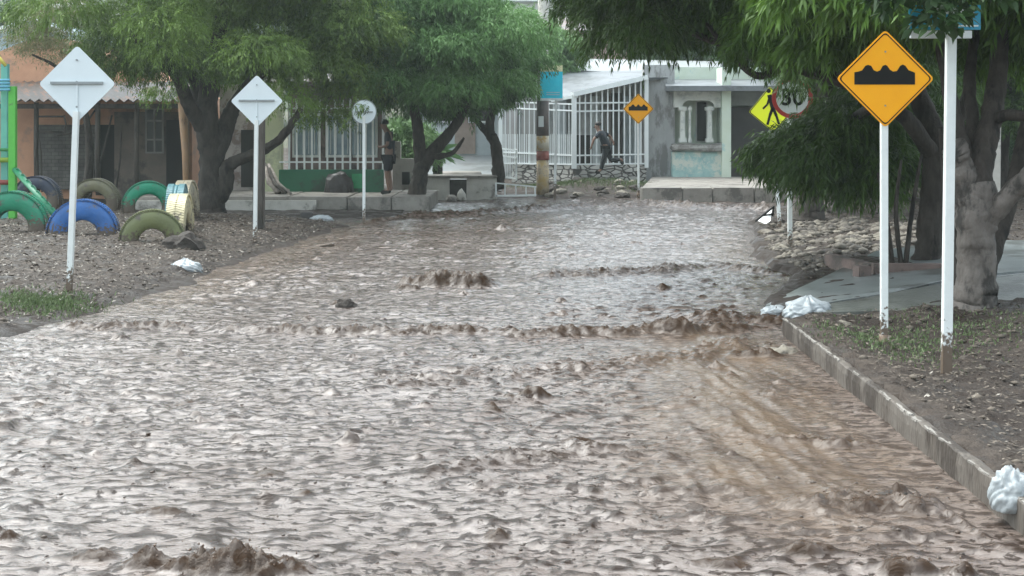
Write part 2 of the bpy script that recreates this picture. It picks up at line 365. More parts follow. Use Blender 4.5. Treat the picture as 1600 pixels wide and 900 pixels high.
SPM = N.new('ShaderNodeMath'); SPM.operation = 'MULTIPLY'; L.new(mr2.outputs[0], SPM.inputs[0]); L.new(SPM.outputs[0], b.inputs['Specular IOR Level'])
nb = N.new('ShaderNodeTexNoise'); nb.inputs['Scale'].default_value = 22; nb.inputs['Detail'].default_value = 4; mp = N.new('ShaderNodeMapping'); mp.inputs['Scale'].default_value = (1,1.8,1)
L.new(tc.outputs['Object'], mp.inputs[0]); L.new(mp.outputs[0], nb.inputs['Vector'])
bp = N.new('ShaderNodeBump'); bp.inputs['Strength'].default_value = .3; bp.inputs['Distance'].default_value = .012; L.new(nb.outputs[0], bp.inputs['Height'])
mr4 = N.new('ShaderNodeMapRange'); L.new(ma.outputs[0], mr4.inputs[0]); mr4.inputs[3].default_value = .22; mr4.inputs[4].default_value = 1.0; L.new(mr4.outputs[0], SPM.inputs[1])
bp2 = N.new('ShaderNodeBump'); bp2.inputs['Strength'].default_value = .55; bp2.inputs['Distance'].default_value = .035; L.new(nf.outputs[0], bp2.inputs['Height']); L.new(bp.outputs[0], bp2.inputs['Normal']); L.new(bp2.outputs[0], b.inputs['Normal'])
water_o = npmesh('flood_water', np.stack([X, Y, Z], 1), Fc, M_water, smooth=True, attrs={'churn': CH, 'painted_wave_shade': WSH, 'tan': TN}); struct(water_o)

# flying mud droplets and torn crests over the breaking water
_g = np.random.default_rng(77); sel = np.where((CH > .45) & (Z > .035) & (Y < 21))[0]
sel = _g.choice(sel, 1500); dp = np.stack([X[sel]+_g.normal(size=1500)*.03, Y[sel]-_g.random(1500)*.05, Z[sel]+np.abs(_g.normal(size=1500))*.022], 1)
_b = np.array([(1,0,0),(-1,0,0),(0,1,0),(0,-1,0),(0,0,1),(0,0,-1)], float); _f = np.array([(0,2,4),(2,1,4),(1,3,4),(3,0,4),(2,0,5),(1,2,5),(3,1,5),(0,3,5)])
_s = (.0015+.005*_g.random((1500,1,1))**3)*_g.uniform(.6,1.5,(1500,1,3))
tag(npmesh('mud_spray', (dp[:,None,:]+_b[None]*_s).reshape(-1,3), (_f[None]+np.arange(1500)[:,None,None]*6).reshape(-1,3), mat('mud_drops', (.08,.045,.028), (.14,.09,.06), 20, .25)), kind='stuff')
# ------------------------------------------------------------ materials of the built things
M_conc = mat('weathered_concrete', (.30,.28,.25), (.22,.20,.18), 3, .75, .5, (.12,.11,.10), 1.6, stain=.52, bscale=40)
M_concl = mat('pale_concrete', (.56,.54,.50), (.46,.44,.40), 3, .75, .4, (.2,.19,.17), 1.5, stain=.55, bscale=40)
M_wetc = mat('wet_slab_concrete', (.17,.19,.19), (.24,.26,.26), 2, .28, .3, (.09,.095,.09), 1.3, stain=.5, bscale=20)
M_white = mat('white_enamel', (.78,.82,.82), (.74,.78,.78), 5, .35, 0, (.55,.55,.52), 2.5, stain=.66)
M_whitep = mat('white_pole_paint', (.76,.79,.78), (.70,.73,.72), 5, .4, .1, (.35,.32,.28), 6, stain=.68)
mud_foot(M_whitep)
M_alu = mat('sign_back_metal', (.70,.77,.80), (.66,.73,.76), 2, .32, 0, (.5,.54,.55), 3, stain=.64)
M_alub = mat('bracket_metal', (.30,.33,.34), None, 4, .4)
M_amber = mat('amber_sign_sheet', (.92,.40,.008), (.88,.37,.007), 2, .5, 0, (.6,.29,.02), 9, stain=.68, spec=.2)
M_lime = mat('lime_sign_sheet', (.82,.88,.02), (.78,.84,.02), 2, .35)
M_black = mat('black_sign_print', (.008,.008,.008), None, 3, .5, spec=.15)
M_red = mat('red_sign_print', (.55,.05,.05), None, 3, .45)
M_sblue = mat('blue_sign_sheet', (.02,.36,.55), (.02,.30,.48), 3, .35)
M_cyan = mat('cyan_sign_sheet', (.01,.60,.80), (.03,.68,.86), 4, .35)
M_cream = mat('cream_paint', (.75,.70,.42), None, 4, .5)
M_bark = mat('dark_wet_bark', (.03,.025,.021), (.06,.05,.043), 9, .75, 1.0, (.014,.012,.011), 4, spec=.25, stain=.55, bscale=30, stretch=(1,1,.35))
M_barkl = mat('pale_bark', (.155,.135,.12), (.095,.08,.07), 7, .75, 1.0, (.035,.03,.026), 3.6, stain=.5, bscale=22, stretch=(1,1,.5))

# ------------------------------------------------------------ kerbs, pavements, slabs
k = MB()
ks = np.linspace(1.8, 13.3, 140); pr = [(-.065,-.45),(-.07,.10),(-.064,.150),(-.052,.160),(-.02,.160),(.005,.152),(.01,-.45)]
vs = []; fs = []
for a in ks:
    x_ = float(XR(a)); nz_ = float(fbm(np.array([a*2.3]), np.array([3.]), 3)[0])
    for q_, (u_, w_) in enumerate(pr): vs.append((x_+u_+(.012*nz_ if q_ < 4 else 0)+random.uniform(-.003,.003), a, w_+(.012*nz_+random.uniform(-.004,.003) if w_ > 0 else 0)))
n_ = len(pr)
for i in range(len(ks)-1):
    for q_ in range(n_): fs.append((i*n_+q_, i*n_+(q_+1)%n_, (i+1)*n_+(q_+1)%n_, (i+1)*n_+q_))
fs += [tuple(range(n_)), tuple((len(ks)-1)*n_+q_ for q_ in range(n_-1,-1,-1))]
k.add(vs, fs)
struct(k.build('kerb', mat('kerb_concrete', (.085,.070,.057), (.125,.108,.092), 4, .6, .6, (.038,.028,.021), 2.2, stain=.48, bscale=35, stretch=(1,1,.35)), noise=.006, nscale=9))
k = MB()
for i in range(110):
    y = random.uniform(3, 13.2); x = float(XR(y)); l = random.uniform(.03,.16)
    k.box((x-.056+random.uniform(-.004,.006), y, .155), (random.uniform(.006,.016), l, .014), rz=random.uniform(-.12,.12))
tag(k.build('kerb_chips', mat('chipped_concrete', (.27,.25,.225), None, 20, .8, .4), noise=.006, nscale=20), kind='stuff')
# pavement in front of the green porch
pv = MB(); z0 = .32
for i, (xa, xb) in enumerate([(-9,-6.9),(-6.88,-5.3),(-5.28,-3.9),(-3.88,-2.85),(-2.83,-1.95)]):
    pv.slab([(xa,33.2),(xb,33.2),(xb,37.2),(xa,37.2)], -.4, z0+random.uniform(-.015,.012))
struct(pv.build('pavement', M_conc, bevel=.02, noise=.02, nscale=4))
pv = MB(); pv.slab([(-9,33.05),(-4.6,33.05),(-4.6,33.3),(-9,33.3)], -.4, .24)
struct(pv.build('kerb_step', M_concl, noise=.02, nscale=4, subdiv=2))
# far right pavement
pv = MB()
for xa, xb in [(3.45,4.5),(4.52,5.3),(5.32,6.4),(6.42,7.6),(7.62,9.5)]:
    pv.slab([(xa,37.2),(xb,37.2),(xb,38.0),(xa,38.0)], -.4, .36+random.uniform(-.01,.01))
pv.slab([(3.5,38.02),(9.5,38.02),(11,44.3),(4.4,44.3)], -.2, [.35,.35,.42,.42])
struct(pv.build('pavement', M_conc, bevel=.02, noise=.02, nscale=3))
# sloping wet slab on the right bank
pv = MB(); pv.slab([(2.72,15.1),(3.2,14.6),(5.2,16.0),(9.8,18.6),(9.6,20.8),(6.2,20.2),(5.0,19.4)], -.3, [.06,.12,.27,.33,.33,.31,.25])
struct(pv.build('driveway_slab', M_wetc, noise=.03, nscale=1.5, subdiv=3))
pv = MB(); pv.slab([(3.0,14.0),(9.5,14.4),(9.5,18.3),(5.2,15.8),(3.3,14.45)], -.3, [.11,.27,.31,.27,.15])
struct(pv.build('path_slab', mat('mossy_wet_concrete', (.085,.09,.08), (.13,.135,.12), 2, .4, .5, (.05,.05,.042), 1.6, stain=.5, bscale=25), noise=.03, nscale=1.5, subdiv=3))

# ------------------------------------------------------------ signs
def pole_of(r, x, y, z0, z1, w=.06, lean=(0,0), m=None):
    MB().bar((x-lean[0]*.5, y, z0-.3), (x+lean[0]*.5, y, z1), w, w).build('pole', m or M_whitep, r, bevel=.004)
def diamond(cx, cz, R, ang=0):
    return [(cx+R*math.cos(ang+i*math.pi/2), cz+R*math.sin(ang+i*math.pi/2)) for i in range(4)]
def bump_symbol(mb, cx, cz, s, y):
    pts = [(-48,-9),(46,-9),(46,9),(42,11),(36,13),(31,20),(27,22),(23,20),(18,12),(12,11),(7,14),(3,20),(0,21.5),(-4,20),(-8,13),(-13,11),(-18,13),(-22,20),(-27,21.5),(-31,20),(-36,13),(-42,11),(-48,10)]
    mb.prism([(cx+a*s, cz+(b)*s) for a, b in pts], y-.003, y)
def rusty_foot(r, x, y, z): MB().tube([(x,y,z-.05),(x,y,z+.02),(x+.004,y,z+.09)], [.055,.05,.046], 9, .12).build('rusty_foot', mat('rust_mud', (.12,.075,.05), (.2,.15,.11), 14, .85, .5, (.34,.3,.26), 9), r, smooth=True)
def front_sign(px, py, R_px, d, base_py, label, lean=0):
    c = P(px, py, d); R = W(R_px, d); zb = P(px, base_py, d).z; s = R/76
    r = root('warning_sign', (c.x, d, zb), label, 'road sign', 'speed bump warning signs')
    pole_of(r, c.x, d+.035, zb, c.z+R*.8, .06, (lean, 0))
    MB().prism(rpoly(diamond(c.x, c.z, R), R*.09), d-.006, d).build('sign_panel', M_amber, r)
    MB().ring(rpoly(diamond(c.x, c.z, R*.955), R*.08), rpoly(diamond(c.x, c.z, R*.925), R*.08), d-.009, d-.0065).build('border_line', M_black, r)
    m = MB(); bump_symbol(m, c.x, c.z, s, d-.0065); m.build('bump_symbol', M_black, r)
    m = MB()
    for dz in (.55, -.55): MB().tube([(c.x, d-.012, c.z+dz*R), (c.x, d-.0065, c.z+dz*R)], .008, 8).build('bolt', M_alub, r)
    MB().bar((c.x-R*.6, d+.012, c.z+.02), (c.x+R*.6, d+.012, c.z+.02), .02, .04).build('bracket', M_alub, r)
    rusty_foot(r, c.x-lean*.5, d+.035, zb)
    return r
front_sign(1383, 123, 76.5, 12.3, 540, 'large amber diamond speed bump sign on a white pole by the right kerb')
front_sign(997.5, 170, 24, 39.0, 306, 'small far amber diamond speed bump sign in front of the white railing house', -.02)
def back_sign(px, py, R_px, d, base_py, label, lean=0):
    c = P(px, py, d); R = W(R_px, d); zb = P(px, base_py, d).z
    r = root('road_sign', (c.x, d, zb), label, 'road sign', 'road signs seen from behind')
    pole_of(r, c.x-.02*0, d-.035, zb, c.z-R*.72, .062, (lean, 0))
    MB().prism(rpoly(diamond(c.x+lean*.5, c.z, R), R*.1), d-.006, d).build('sign_panel', M_alu, r)
    q = c.x+lean*.5
    MB().bar((q-R*.68, d-.022, c.z+.01), (q+R*.68, d-.022, c.z+.01), .028, .03).build('crossbar', M_alub, r)
    MB().bar((q, d-.014, c.z+.0), (q, d-.014, c.z-R*.78), .022, .014).build('bracket', M_alu, r)
    m = MB()
    for dz in (.62, .05, -.6): MB().tube([(q, d-.03, c.z+dz*R), (q, d-.007, c.z+dz*R)], .011, 8).build('bolt', M_alub, r)
    return r
back_sign(114.5, 131, 60, 15.8, 456, 'larger white back of a diamond road sign on a leaning pole on the left bank', .09)
back_sign(400, 158, 41, 23.2, 381, 'smaller white back of a diamond road sign beside the dark wooden post', .03)
# round sign from behind
d = 29.6; c = P(569, 175, d); R = W(19.5, d); zb = P(567, 347, d).z
r = root('round_road_sign', (c.x, d, zb), 'round white road sign seen from behind in front of the green porch', 'road sign', 'road signs seen from behind')
pole_of(r, c.x, d-.035, zb, c.z-R*.3, .06)
circ = lambda x, z, R, n=32: [(x+R*math.cos(2*math.pi*i/n), z+R*math.sin(2*math.pi*i/n)) for i in range(n)]
MB().prism(circ(c.x, c.z, R), d-.006, d).build('sign_panel', M_alu, r)
MB().ring(circ(c.x, c.z, R*1.0), circ(c.x, c.z, R*.93), d-.012, d-.0065).build('rim', M_alub, r)
MB().bar((c.x-R*.7, d-.02, c.z), (c.x+R*.7, d-.02, c.z), .025, .025).build('crossbar', M_alub, r)
# lime pedestrian sign, leaning
d = 25.7; c = P(1206, 171.5, d); R = W(36.5, d); zb = P(1219, 358, d).z; xb = P(1219, 358, d).x
r = root('pedestrian_sign', (xb, d, zb), 'tilted lime yellow diamond sign with a black walking figure', 'road sign')
MB().bar((xb+.02, d+.035, zb-.3), (c.x, d+.035, c.z+R*.5), .06).build('pole', M_whitep, r, bevel=.004)
ta = math.radians(5.5); MB().prism(rpoly(diamond(c.x, c.z, R, ta), R*.08), d-.006, d).build('sign_panel', M_lime, r)
MB().ring(rpoly(diamond(c.x, c.z, R*.985, ta), R*.08), rpoly(diamond(c.x, c.z, R*.94, ta), R*.07), d-.009, d-.0065).build('border_line', M_black, r)
m = MB(); s = W(1, d)
def lp(x, y): 
    q = P(x, y, d); return (q.x, d-.008, q.z)
for a, b_, wd in [((1202,148),(1208,171),7),((1207,169),(1203,180),4.6),((1203,180),(1199,195),3.8),((1208,169),(1213,181),4.6),((1213,181),(1217,194),3.8),((1202,153),(1199,163),3.4),((1199,163),(1192,170),3.0),((1206,155),(1214,163),3.2)]:
    m.bar(lp(*a), lp(*b_), W(wd, d), .003)
m.tube([(lp(1201,142)[0], d-.0095, lp(1201,142)[2]), (lp(1201,142)[0], d-.0066, lp(1201,142)[2])], W(3.4, d), 14)
m.build('walking_figure', M_black, r)
# red ringed speed sign
d = 21.6; c = P(1238, 153, d); R = .315; zb = P(1235, 389, d).z
r = root('speed_limit_sign', (c.x, d, zb), 'round white sign with a red ring partly hidden by drooping leaves', 'road sign')
pole_of(r, P(1235,0,d).x, d+.035, zb, c.z+R*.5, .065)
MB().prism(circ(c.x, c.z, R*.8), d-.006, d).build('sign_panel', M_white, r)
MB().ring(circ(c.x, c.z, R), circ(c.x, c.z, R*.8), d-.008, d).build('red_ring', M_red, r)
def text(txt, loc, size, m, parent, ext=.002):
    cu = bpy.data.curves.new('lettering', 'FONT'); cu.body = txt; cu.size = size; cu.extrude = ext; cu.align_x = 'CENTER'; cu.align_y = 'CENTER'; cu.offset = .006
    t = bpy.data.objects.new('lettering_source', cu); COL.objects.link(t); bpy.context.view_layer.update()
    me = bpy.data.meshes.new_from_object(t.evaluated_get(bpy.context.evaluated_depsgraph_get())); bpy.data.objects.remove(t)
    o = bpy.data.objects.new('lettering', me); COL.objects.link(o); me.materials.clear(); me.materials.append(m)
    o.rotation_euler = (math.radians(90), 0, 0); o.parent = parent; o.location = Vector(loc)-parent.location; return o
text('30', (c.x, d-.01, c.z), .36, M_black, r)
# street name sign
d = 10.9; zb = P(1480, 573, d).z; x = P(1484, 0, d).x
r = root('street_name_sign', (x, d, zb), 'tall pale pole with a white crossbar and blue street plate half hidden by leaves', 'street sign')
MB().bar((x-.03, d, zb-.3), (x+.01, d, P(0,46,d).z), .072).build('pole', M_whitep, r, bevel=.005)
a = P(1422, 60, d); b_ = P(1518, 48, d)
MB().box(((a.x+b_.x)/2, d-.0, (a.z+b_.z)/2), (b_.x-a.x, .03, b_.z-a.z)).build('crossbar', M_white, r, bevel=.003)
a = P(1420, 46.5, d); b_ = P(1532, 8, d)
MB().box(((a.x+b_.x)/2, d+.0, (a.z+b_.z)/2), (b_.x-a.x, .012, b_.z-a.z)).build('street_plate', M_sblue, r, bevel=.002)
MB().box(((a.x+b_.x)/2+.03, d-.009, a.z+.030), ((b_.x-a.x)*.82, .004, .012)).build('white_stripe', M_white, r)
MB().box(((a.x+b_.x)/2+.03, d-.009, b_.z-.045), ((b_.x-a.x)*.7, .004, .05)).build('white_band', M_white, r)
# utility pole
d = 39.6; x = P(848, 0, d).x; zb = P(0, 305, d).z
r = root('utility_pole', (x, d, zb), 'thick concrete utility pole with worn yellow, white and red bands at its foot', 'utility pole')
MB().tube([(x,d,zb-.5),(x,d,zb+3),(x+.03,d,9.5)], [.175,.16,.13], 20).build('shaft', M_concl, r, smooth=True)
def band(n, y0, y1, m, e): MB().tube([(x,d,P(0,y1,d).z),(x,d,P(0,y0,d).z)], [.175+e,.168+e], 20).build(n, m, r, smooth=True)
band('yellow_band', 250, 304, mat('worn_yellow', (.50,.36,.16), (.52,.47,.38), 3, .8, .3, (.28,.22,.16), 3, stain=.5), .004)
band('red_band', 236, 250, mat('worn_red', (.32,.09,.07), (.25,.1,.08), 4, .8), .006)
band('cream_band', 212, 236, mat('worn_cream', (.58,.52,.38), (.5,.47,.4), 4, .8, .2, (.45,.3,.12), 3), .004)
band('brown_band', 158, 212, mat('brown_coat', (.16,.13,.12), (.12,.10,.095), 3, .85), .003)
MB().box((x-.05,d-.18,P(0,190,d).z), (.15,.01,.3)).build('poster', M_white, r, bevel=.002)
MB().box((x,d,8.6), (1.6,.1,.12)).build('crossarm', M_conc, r)
# blue board on thin post
d = 38.9; xp = P(869, 0, d).x; zb = P(0, 301, d).z
r = root('blue_board_sign', (xp, d, zb), 'cyan board with cream top strip on a thin white post by the utility pole', 'sign board')
MB().bar((xp-.04,d+.02,zb-.3),(xp+.02,d+.02,P(0,104,d).z), .07).build('pole', M_whitep, r, bevel=.004)
a = P(844, 157, d); b_ = P(879, 112, d)
MB().box(((a.x+b_.x)/2,d-.03,(a.z+b_.z)/2), (b_.x-a.x,.03,b_.z-a.z)).build('board_panel', M_cyan, r, bevel=.004)
MB().box(((a.x+b_.x)/2,d-.03,b_.z+.09), (b_.x-a.x,.03,.17)).build('cream_strip', M_cream, r, bevel=.004)
MB().box(((a.x+b_.x)/2,d-.047,a.z+.03), (b_.x-a.x,.006,.06)).build('white_strip', M_white, r)
m = MB()
for dz in (.16,.22): m.box(((a.x+b_.x)/2+.05,d-.047,a.z+dz), ((b_.x-a.x)*.6,.005,.03))
m.build('pale_lines', mat('pale_blue_print', (.35,.68,.8), None, 4, .4), r)

# ------------------------------------------------------------ tyres, half buried
def tyre(px, base_py, d, Rpx, col, label, rz=0, w=.27, ri=.42, lugs=False, sink=.06, dirt=(.10,.085,.07), lugcol=None):
    c = P(px, base_py, d); R = W(Rpx, d); z = c.z+sink
    r = root('tyre', (c.x, d, c.z), label, 'tyre', 'painted tyres half buried as a play edging')
    prof = [(ri,-.30),(ri+.03,-.44),(.62,-.53),(.80,-.56),(.92,-.50),(.965,-.44),(.99,-.30),(1.0,-.14),(1.0,-.13),(.97,-.12),(.97,-.09),(1,-.08),(1.0,.08),(.97,.09),(.97,.12),(1,.13),(1.0,.14),(.99,.30),(.965,.44),(.92,.50),(.80,.56),(.62,.53),(ri+.03,.44),(ri,.30),(ri+.12,.25),(.88,.2),(.88,-.2),(ri+.12,-.25)]
    n = 48; m = len(prof); vs = []; fs = []; cz, sz = math.cos(rz), math.sin(rz)
    for i in range(n):
        a = 2*math.pi*i/n
        for q, t in prof:
            lx = q*R*math.cos(a); ly = t*w*.9; vs.append((c.x+lx*cz-ly*sz, d+lx*sz+ly*cz, z+q*R*math.sin(a)))
    for i in range(n):
        for k_ in range(m): fs.append((i*m+k_, ((i+1)%n)*m+k_, ((i+1)%n)*m+(k_+1)%m, i*m+(k_+1)%m))
    mm = mat('tyre_'+'_'.join(str(int(q*100)) for q in col), col, tuple(q*.72 for q in col), 3, .45, .35, dirt, 4.2, stain=.535, bscale=18)
    m_ = MB().add(vs, fs)
    for i in range(n):
        a = math.pi*(i+.5)/n*1.1-.05*math.pi
        for sgn in (-1, 1):
            lx = R*1.005*math.cos(a); lz = R*1.005*math.sin(a); ly = sgn*w*(.30 if not lugs else .25)
            M = Matrix.Rotation(rz, 3, 'Z') @ Matrix.Rotation(-(a-math.pi/2), 3, 'Y') @ Matrix.Rotation(sgn*(.3 if lugs else .12), 3, 'Z')
            hw = (R*.028, w*(.16 if not lugs else .24), R*.02)
            vv = [Vector((c.x+lx*cz-ly*sz, d+lx*sz+ly*cz, z+lz))+M@Vector((hw[0]*p, hw[1]*q, hw[2]*s_)) for s_ in (-1,1) for p, q in ((-1,-1),(1,-1),(1,1),(-1,1))]
            m_.add(vv, [(0,3,2,1),(4,5,6,7),(0,1,5,4),(1,2,6,5),(2,3,7,6),(3,0,4,7)])
    if len(mm.node_tree.nodes) < 20: mud_foot(mm, .35, (.09,.068,.05))
    o_ = m_.build('tyre_ring', mm, r, smooth=False)
    o_.data.polygons.foreach_set('use_smooth', [i < n*m for i in range(len(o_.data.polygons))])
    return r
tyre(20, 360, 23.4, 55, (.012,.24,.13), 'front green tyre at the left edge of the photo under the climbing frame', .03, ri=.46)
tyre(130, 372, 23.0, 54, (.03,.14,.42), 'front blue tyre between the green and the olive tyre', .12, ri=.42)
tyre(238, 384, 21.9, 50, (.17,.19,.08), 'front olive green tyre nearest the yellow treaded tyre', .22, ri=.42)
tyre(58, 318, 30, 38, (.025,.035,.065), 'dark navy tyre in the back row behind the slanting ladder', -.1, ri=.5)
tyre(149, 323, 29.5, 39, (.16,.15,.09), 'dull khaki tyre in the back row behind the white sign pole', -.1, ri=.5)
tyre(232, 328, 28.5, 40, (.01,.27,.15), 'bright green tyre in the back row left of the tree trunk', .25, ri=.5)
tyre(281, 372, 22.6, 62, (.62,.55,.34), 'yellow treaded tyre seen edge on, nearest in the right hand row', 1.66, w=.30, ri=.5, lugs=True, lugcol=(.66,.58,.36))
tyre(277, 352, 24.4, 58, (.10,.24,.27), 'teal tyre seen edge on just behind the yellow treaded tyre', 1.70, w=.31, ri=.5)
tyre(290, 346, 26.8, 58, (.50,.44,.32), 'faded cream tyre seen edge on, farthest of the right hand row', 1.62, w=.30, ri=.5, lugs=True, lugcol=(.55,.48,.36))
# climbing frame
d = 26.5
r = root('climbing_frame', (P(10,0,d).x, d, G(P(10,0,d).x, d)), 'green and teal playground climbing frame with slanting ladder', 'climbing frame')
def pp(px, py, dd=d): return tuple(P(px, py, dd))
MB().bar(pp(20,352), pp(20,135), W(11,d), .12).build('green_post', mat('bright_green_paint', (.10,.48,.06), (.08,.40,.05), 3, .4, .1, (.07,.12,.05), 4, stain=.62), r, bevel=.008)
MB().bar(pp(8,352,26.7), pp(8,100,26.7), W(11,d), .12).build('teal_post', mat('teal_paint', (.16,.50,.46), (.13,.42,.40), 3, .4, .1, (.1,.2,.18), 4, stain=.62), r, bevel=.008)
my = mat('yellow_tube_paint', (.65,.55,.10), None, 4, .35)
MB().tube([pp(-60,40),pp(0,92),pp(9,103)], W(2.8,d), 12).build('roof_tube', my, r, smooth=True)
MB().tube([pp(-4,100),pp(-4,350)], W(2.5,d), 12).build('back_tube', my, r, smooth=True)
for y_, cc in ((250,(.30,.42,.05)),(285,(.33,.07,.06)),(234,(.05,.25,.08))):
    MB().tube([pp(-70,y_),pp(22,y_)], W(4 if y_ > 240 else 2.5,d), 12).build('rung', mat('rung_%d' % y_, cc, None, 5, .35), r, smooth=True)
m = MB()
for q in (126,131,136,141): m.tube([pp(-20,q),pp(15,q-1,26.38)], W(2,d), 8)
m.build('rope_wrap', mat('blue_rope', (.15,.45,.6), None, 8, .6), r, smooth=True)
MB().tube([pp(22,264,26.5),pp(84,334,25.2)], W(4.5,26), 10).build('ladder_rail', mat('dark_green_paint', (.015,.20,.10), None, 4, .35), r, smooth=True)
for i in range(8):
    t = (i+.5)/8; p = P(22+62*t, 264+70*t, 26.5-1.3*t); MB().box((p.x+.05, p.y-.02, p.z+.02), (.11,.08,.045), ry=.85).build('foot_hold', mat('dark_green_paint', (.015,.20,.10)), r, bevel=.01)

# ------------------------------------------------------------ houses on the left
M_peach = mat('peach_plaster', (.58,.32,.20), (.50,.27,.17), 2, .85, .3, (.38,.24,.17), 1.2, stain=.55, bscale=20)
M_grim = mat('dark_stained_plaster', (.20,.16,.135), (.145,.12,.105), 2, .85, .3, (.08,.07,.062), 1.2, stain=.5, bscale=20)
M_tin = mat('rusty_tin', (.13,.12,.115), (.10,.085,.075), 3, .5, .2, (.24,.13,.08), 2, stain=.52)
M_dark = mat('dark_opening', (.018,.017,.016), None, 3, .8)
M_wood = mat('wet_dark_wood', (.055,.045,.038), (.09,.075,.062), 8, .7, .6, (.03,.025,.02), 3, bscale=30, stretch=(1,1,.2))
d = 38.5; xa, xb = P(-150,0,d).x, P(300,0,d).x; zb = .1
r = root('peach_house', ((xa+xb)/2, d, zb), 'peach plastered house with a dark tin lean-to behind the play area', 'house')
zt = P(0,70,d).z
m = MB(); m.prism([(xa,zb-.4),(xb,zb-.4),(xb,P(0,150,d).z),(P(110,0,d).x,P(0,62,d).z),(P(60,0,d).x,P(0,56,d).z),(P(0,0,d).x,P(0,80,d).z),(xa,P(0,125,d).z)], d, d+4)
m.build('wall', M_peach, r)
MB().box((P(112,0,d).x, d-.16, P(0,245,d).z), (W(95,d), .28, W(100,d))).build('block_wall', brickmat('grey_blockwork', (.125,.12,.11), (.165,.155,.14), (.08,.075,.07), 2.6, .5, .26), r)
MB().box((P(170,0,d).x, d-.10, P(0,250,d).z), (W(24,d), .05, W(110,d))).build('doorway', M_dark, r)
MB().box((P(240,0,d).x, d-.18, P(0,245,d).z), (W(112,d), .32, W(140,d))).build('front_wall', M_grim, r)
m = MB(); f_ = mat('grey_window_bars', (.30,.29,.27), None, 4, .6)
x0, x1, zz0, zz1 = P(234,0,d).x, P(260,0,d).x, P(0,238,d).z, P(0,170,d).z
fr = MB()
for xx in (x0, (x0+x1)/2, x1): fr.box((xx, d-.37, (zz0+zz1)/2), (.045,.05,zz1-zz0))
for zz in (zz0, zz0+.35, zz1-.33, zz1): fr.box(((x0+x1)/2, d-.372, zz), (x1-x0+.045,.05,.045))
wf = fr.build('window', f_, r)
MB().box(((x0+x1)/2, d-.352, (zz0+zz1)/2), (x1-x0,.012,zz1-zz0)).build('pane', mat('dim_glass', (.03,.035,.035), None, 3, .15), wf)
MB().box((P(278,0,d).x, d-.355, P(0,250,d).z), (W(26,d), .03, W(125,d))).build('doorway', M_dark, r)
# lean-to roof, corrugated
m = MB(); nx = 120; x0, x1 = P(22,0,34.6).x-2, P(312,0,34.6).x
for i in range(nx):
    xl = x0+(x1-x0)*i/nx; xr = x0+(x1-x0)*(i+1)/nx; zl = .05*math.sin(i*math.pi/2)*.8; zr = .05*math.sin((i+1)*math.pi/2)*.8
    e = P(0,157,34.6).z; t = P(0,128,38.4).z
    m.add([(xl,34.4,e+zl),(xr,34.4,e+zr),(xr,38.45,t+zr),(xl,38.45,t+zl),(xl,34.4,e+zl-.012),(xr,34.4,e+zr-.012),(xr,38.45,t+zr-.012),(xl,38.45,t+zl-.012)], [(0,1,2,3),(7,6,5,4),(0,4,5,1),(3,2,6,7)])
m.build('lean_to_roof', M_tin, r)
MB().box(((x0+x1)/2, 34.7, P(0,166,34.7).z), (x1-x0,.1,.12)).build('roof_beam', M_wood, r)
for px in (56, 152, 213): 
    pt = MB(); pt.tube([P(px+2,305,34.7), P(px,240,34.7), P(px+1,160,34.7)], [.075,.06,.065], 8, .1); pt.build('roof_post', M_wood, r, smooth=True)
m = MB()
for a, b_ in (((150,170),(120,205)),((120,205),(90,212)),((175,180),(140,300)),((56,180),(66,300)),((60,205),(100,207)),((100,180),(100,207)),((60,182),(100,182)),((190,190),(180,305)),((132,180),(150,300))):
    m.tube([P(*a,34.9), P((a[0]+b_[0])/2+3,(a[1]+b_[1])/2,34.9), P(*b_,34.9)], .025, 6)
m.build('vine_stems', M_wood, r, smooth=True)
# leaning peeled pole
q = root('leaning_pole', P(291,318,33), 'thin peeled ochre pole standing left of the big left trunk', 'pole')
MB().tube([P(291,322,33),P(290,240,33),P(285,150,33)], [.055,.085,.12], 10, .05).build('shaft', mat('peeled_wood', (.45,.27,.15), (.38,.24,.15), 5, .7, .3, (.05,.045,.04), 2.4, stain=.56, stretch=(1,1,.5)), q, smooth=True)
# dark wooden post by the second sign
q = root('wooden_post', (P(404,0,25.2).x, 25.2, 0), 'thick dark wooden post right behind the smaller diamond sign', 'post')
MB().bar((P(404,0,25.2).x,25.2,-.3), (P(404,0,25.2).x+.02,25.2,P(0,150,25.2).z), .19).build('shaft', M_wood, q, bevel=.02, noise=.02, nscale=4)
# blue roofed house behind on the left
d = 62; r = root('blue_shed_house', (P(30,0,d).x, d, 1.5), 'pale blue walled building with white roof edge behind the peach house', 'house')
m = MB(); m.prism([(P(-120,0,d).x,1),(P(100,0,d).x,1),(P(100,0,d).x,P(0,50,d).z),(P(46,0,d).x,P(0,28,d).z),(P(-120,0,d).x,P(0,95,d).z)], d, d+8); m.build('wall', mat('pale_blue_panels', (.36,.48,.58), (.42,.54,.62), 1, .6, .1), r)
m = MB()
for a, b_ in (((-120,95),(46,28)),((46,28),(100,52))): m.bar(P(*a,d-.2), P(*b_,d-.2), .16, .5)
m.build('roof_edge', M_white, r)
for px in (49, 68): MB().bar(P(px,75,d-.3), P(px,28,d-.3), .3).build('post', mat('blue_grey_post', (.15,.2,.26), None, 3, .6), r)

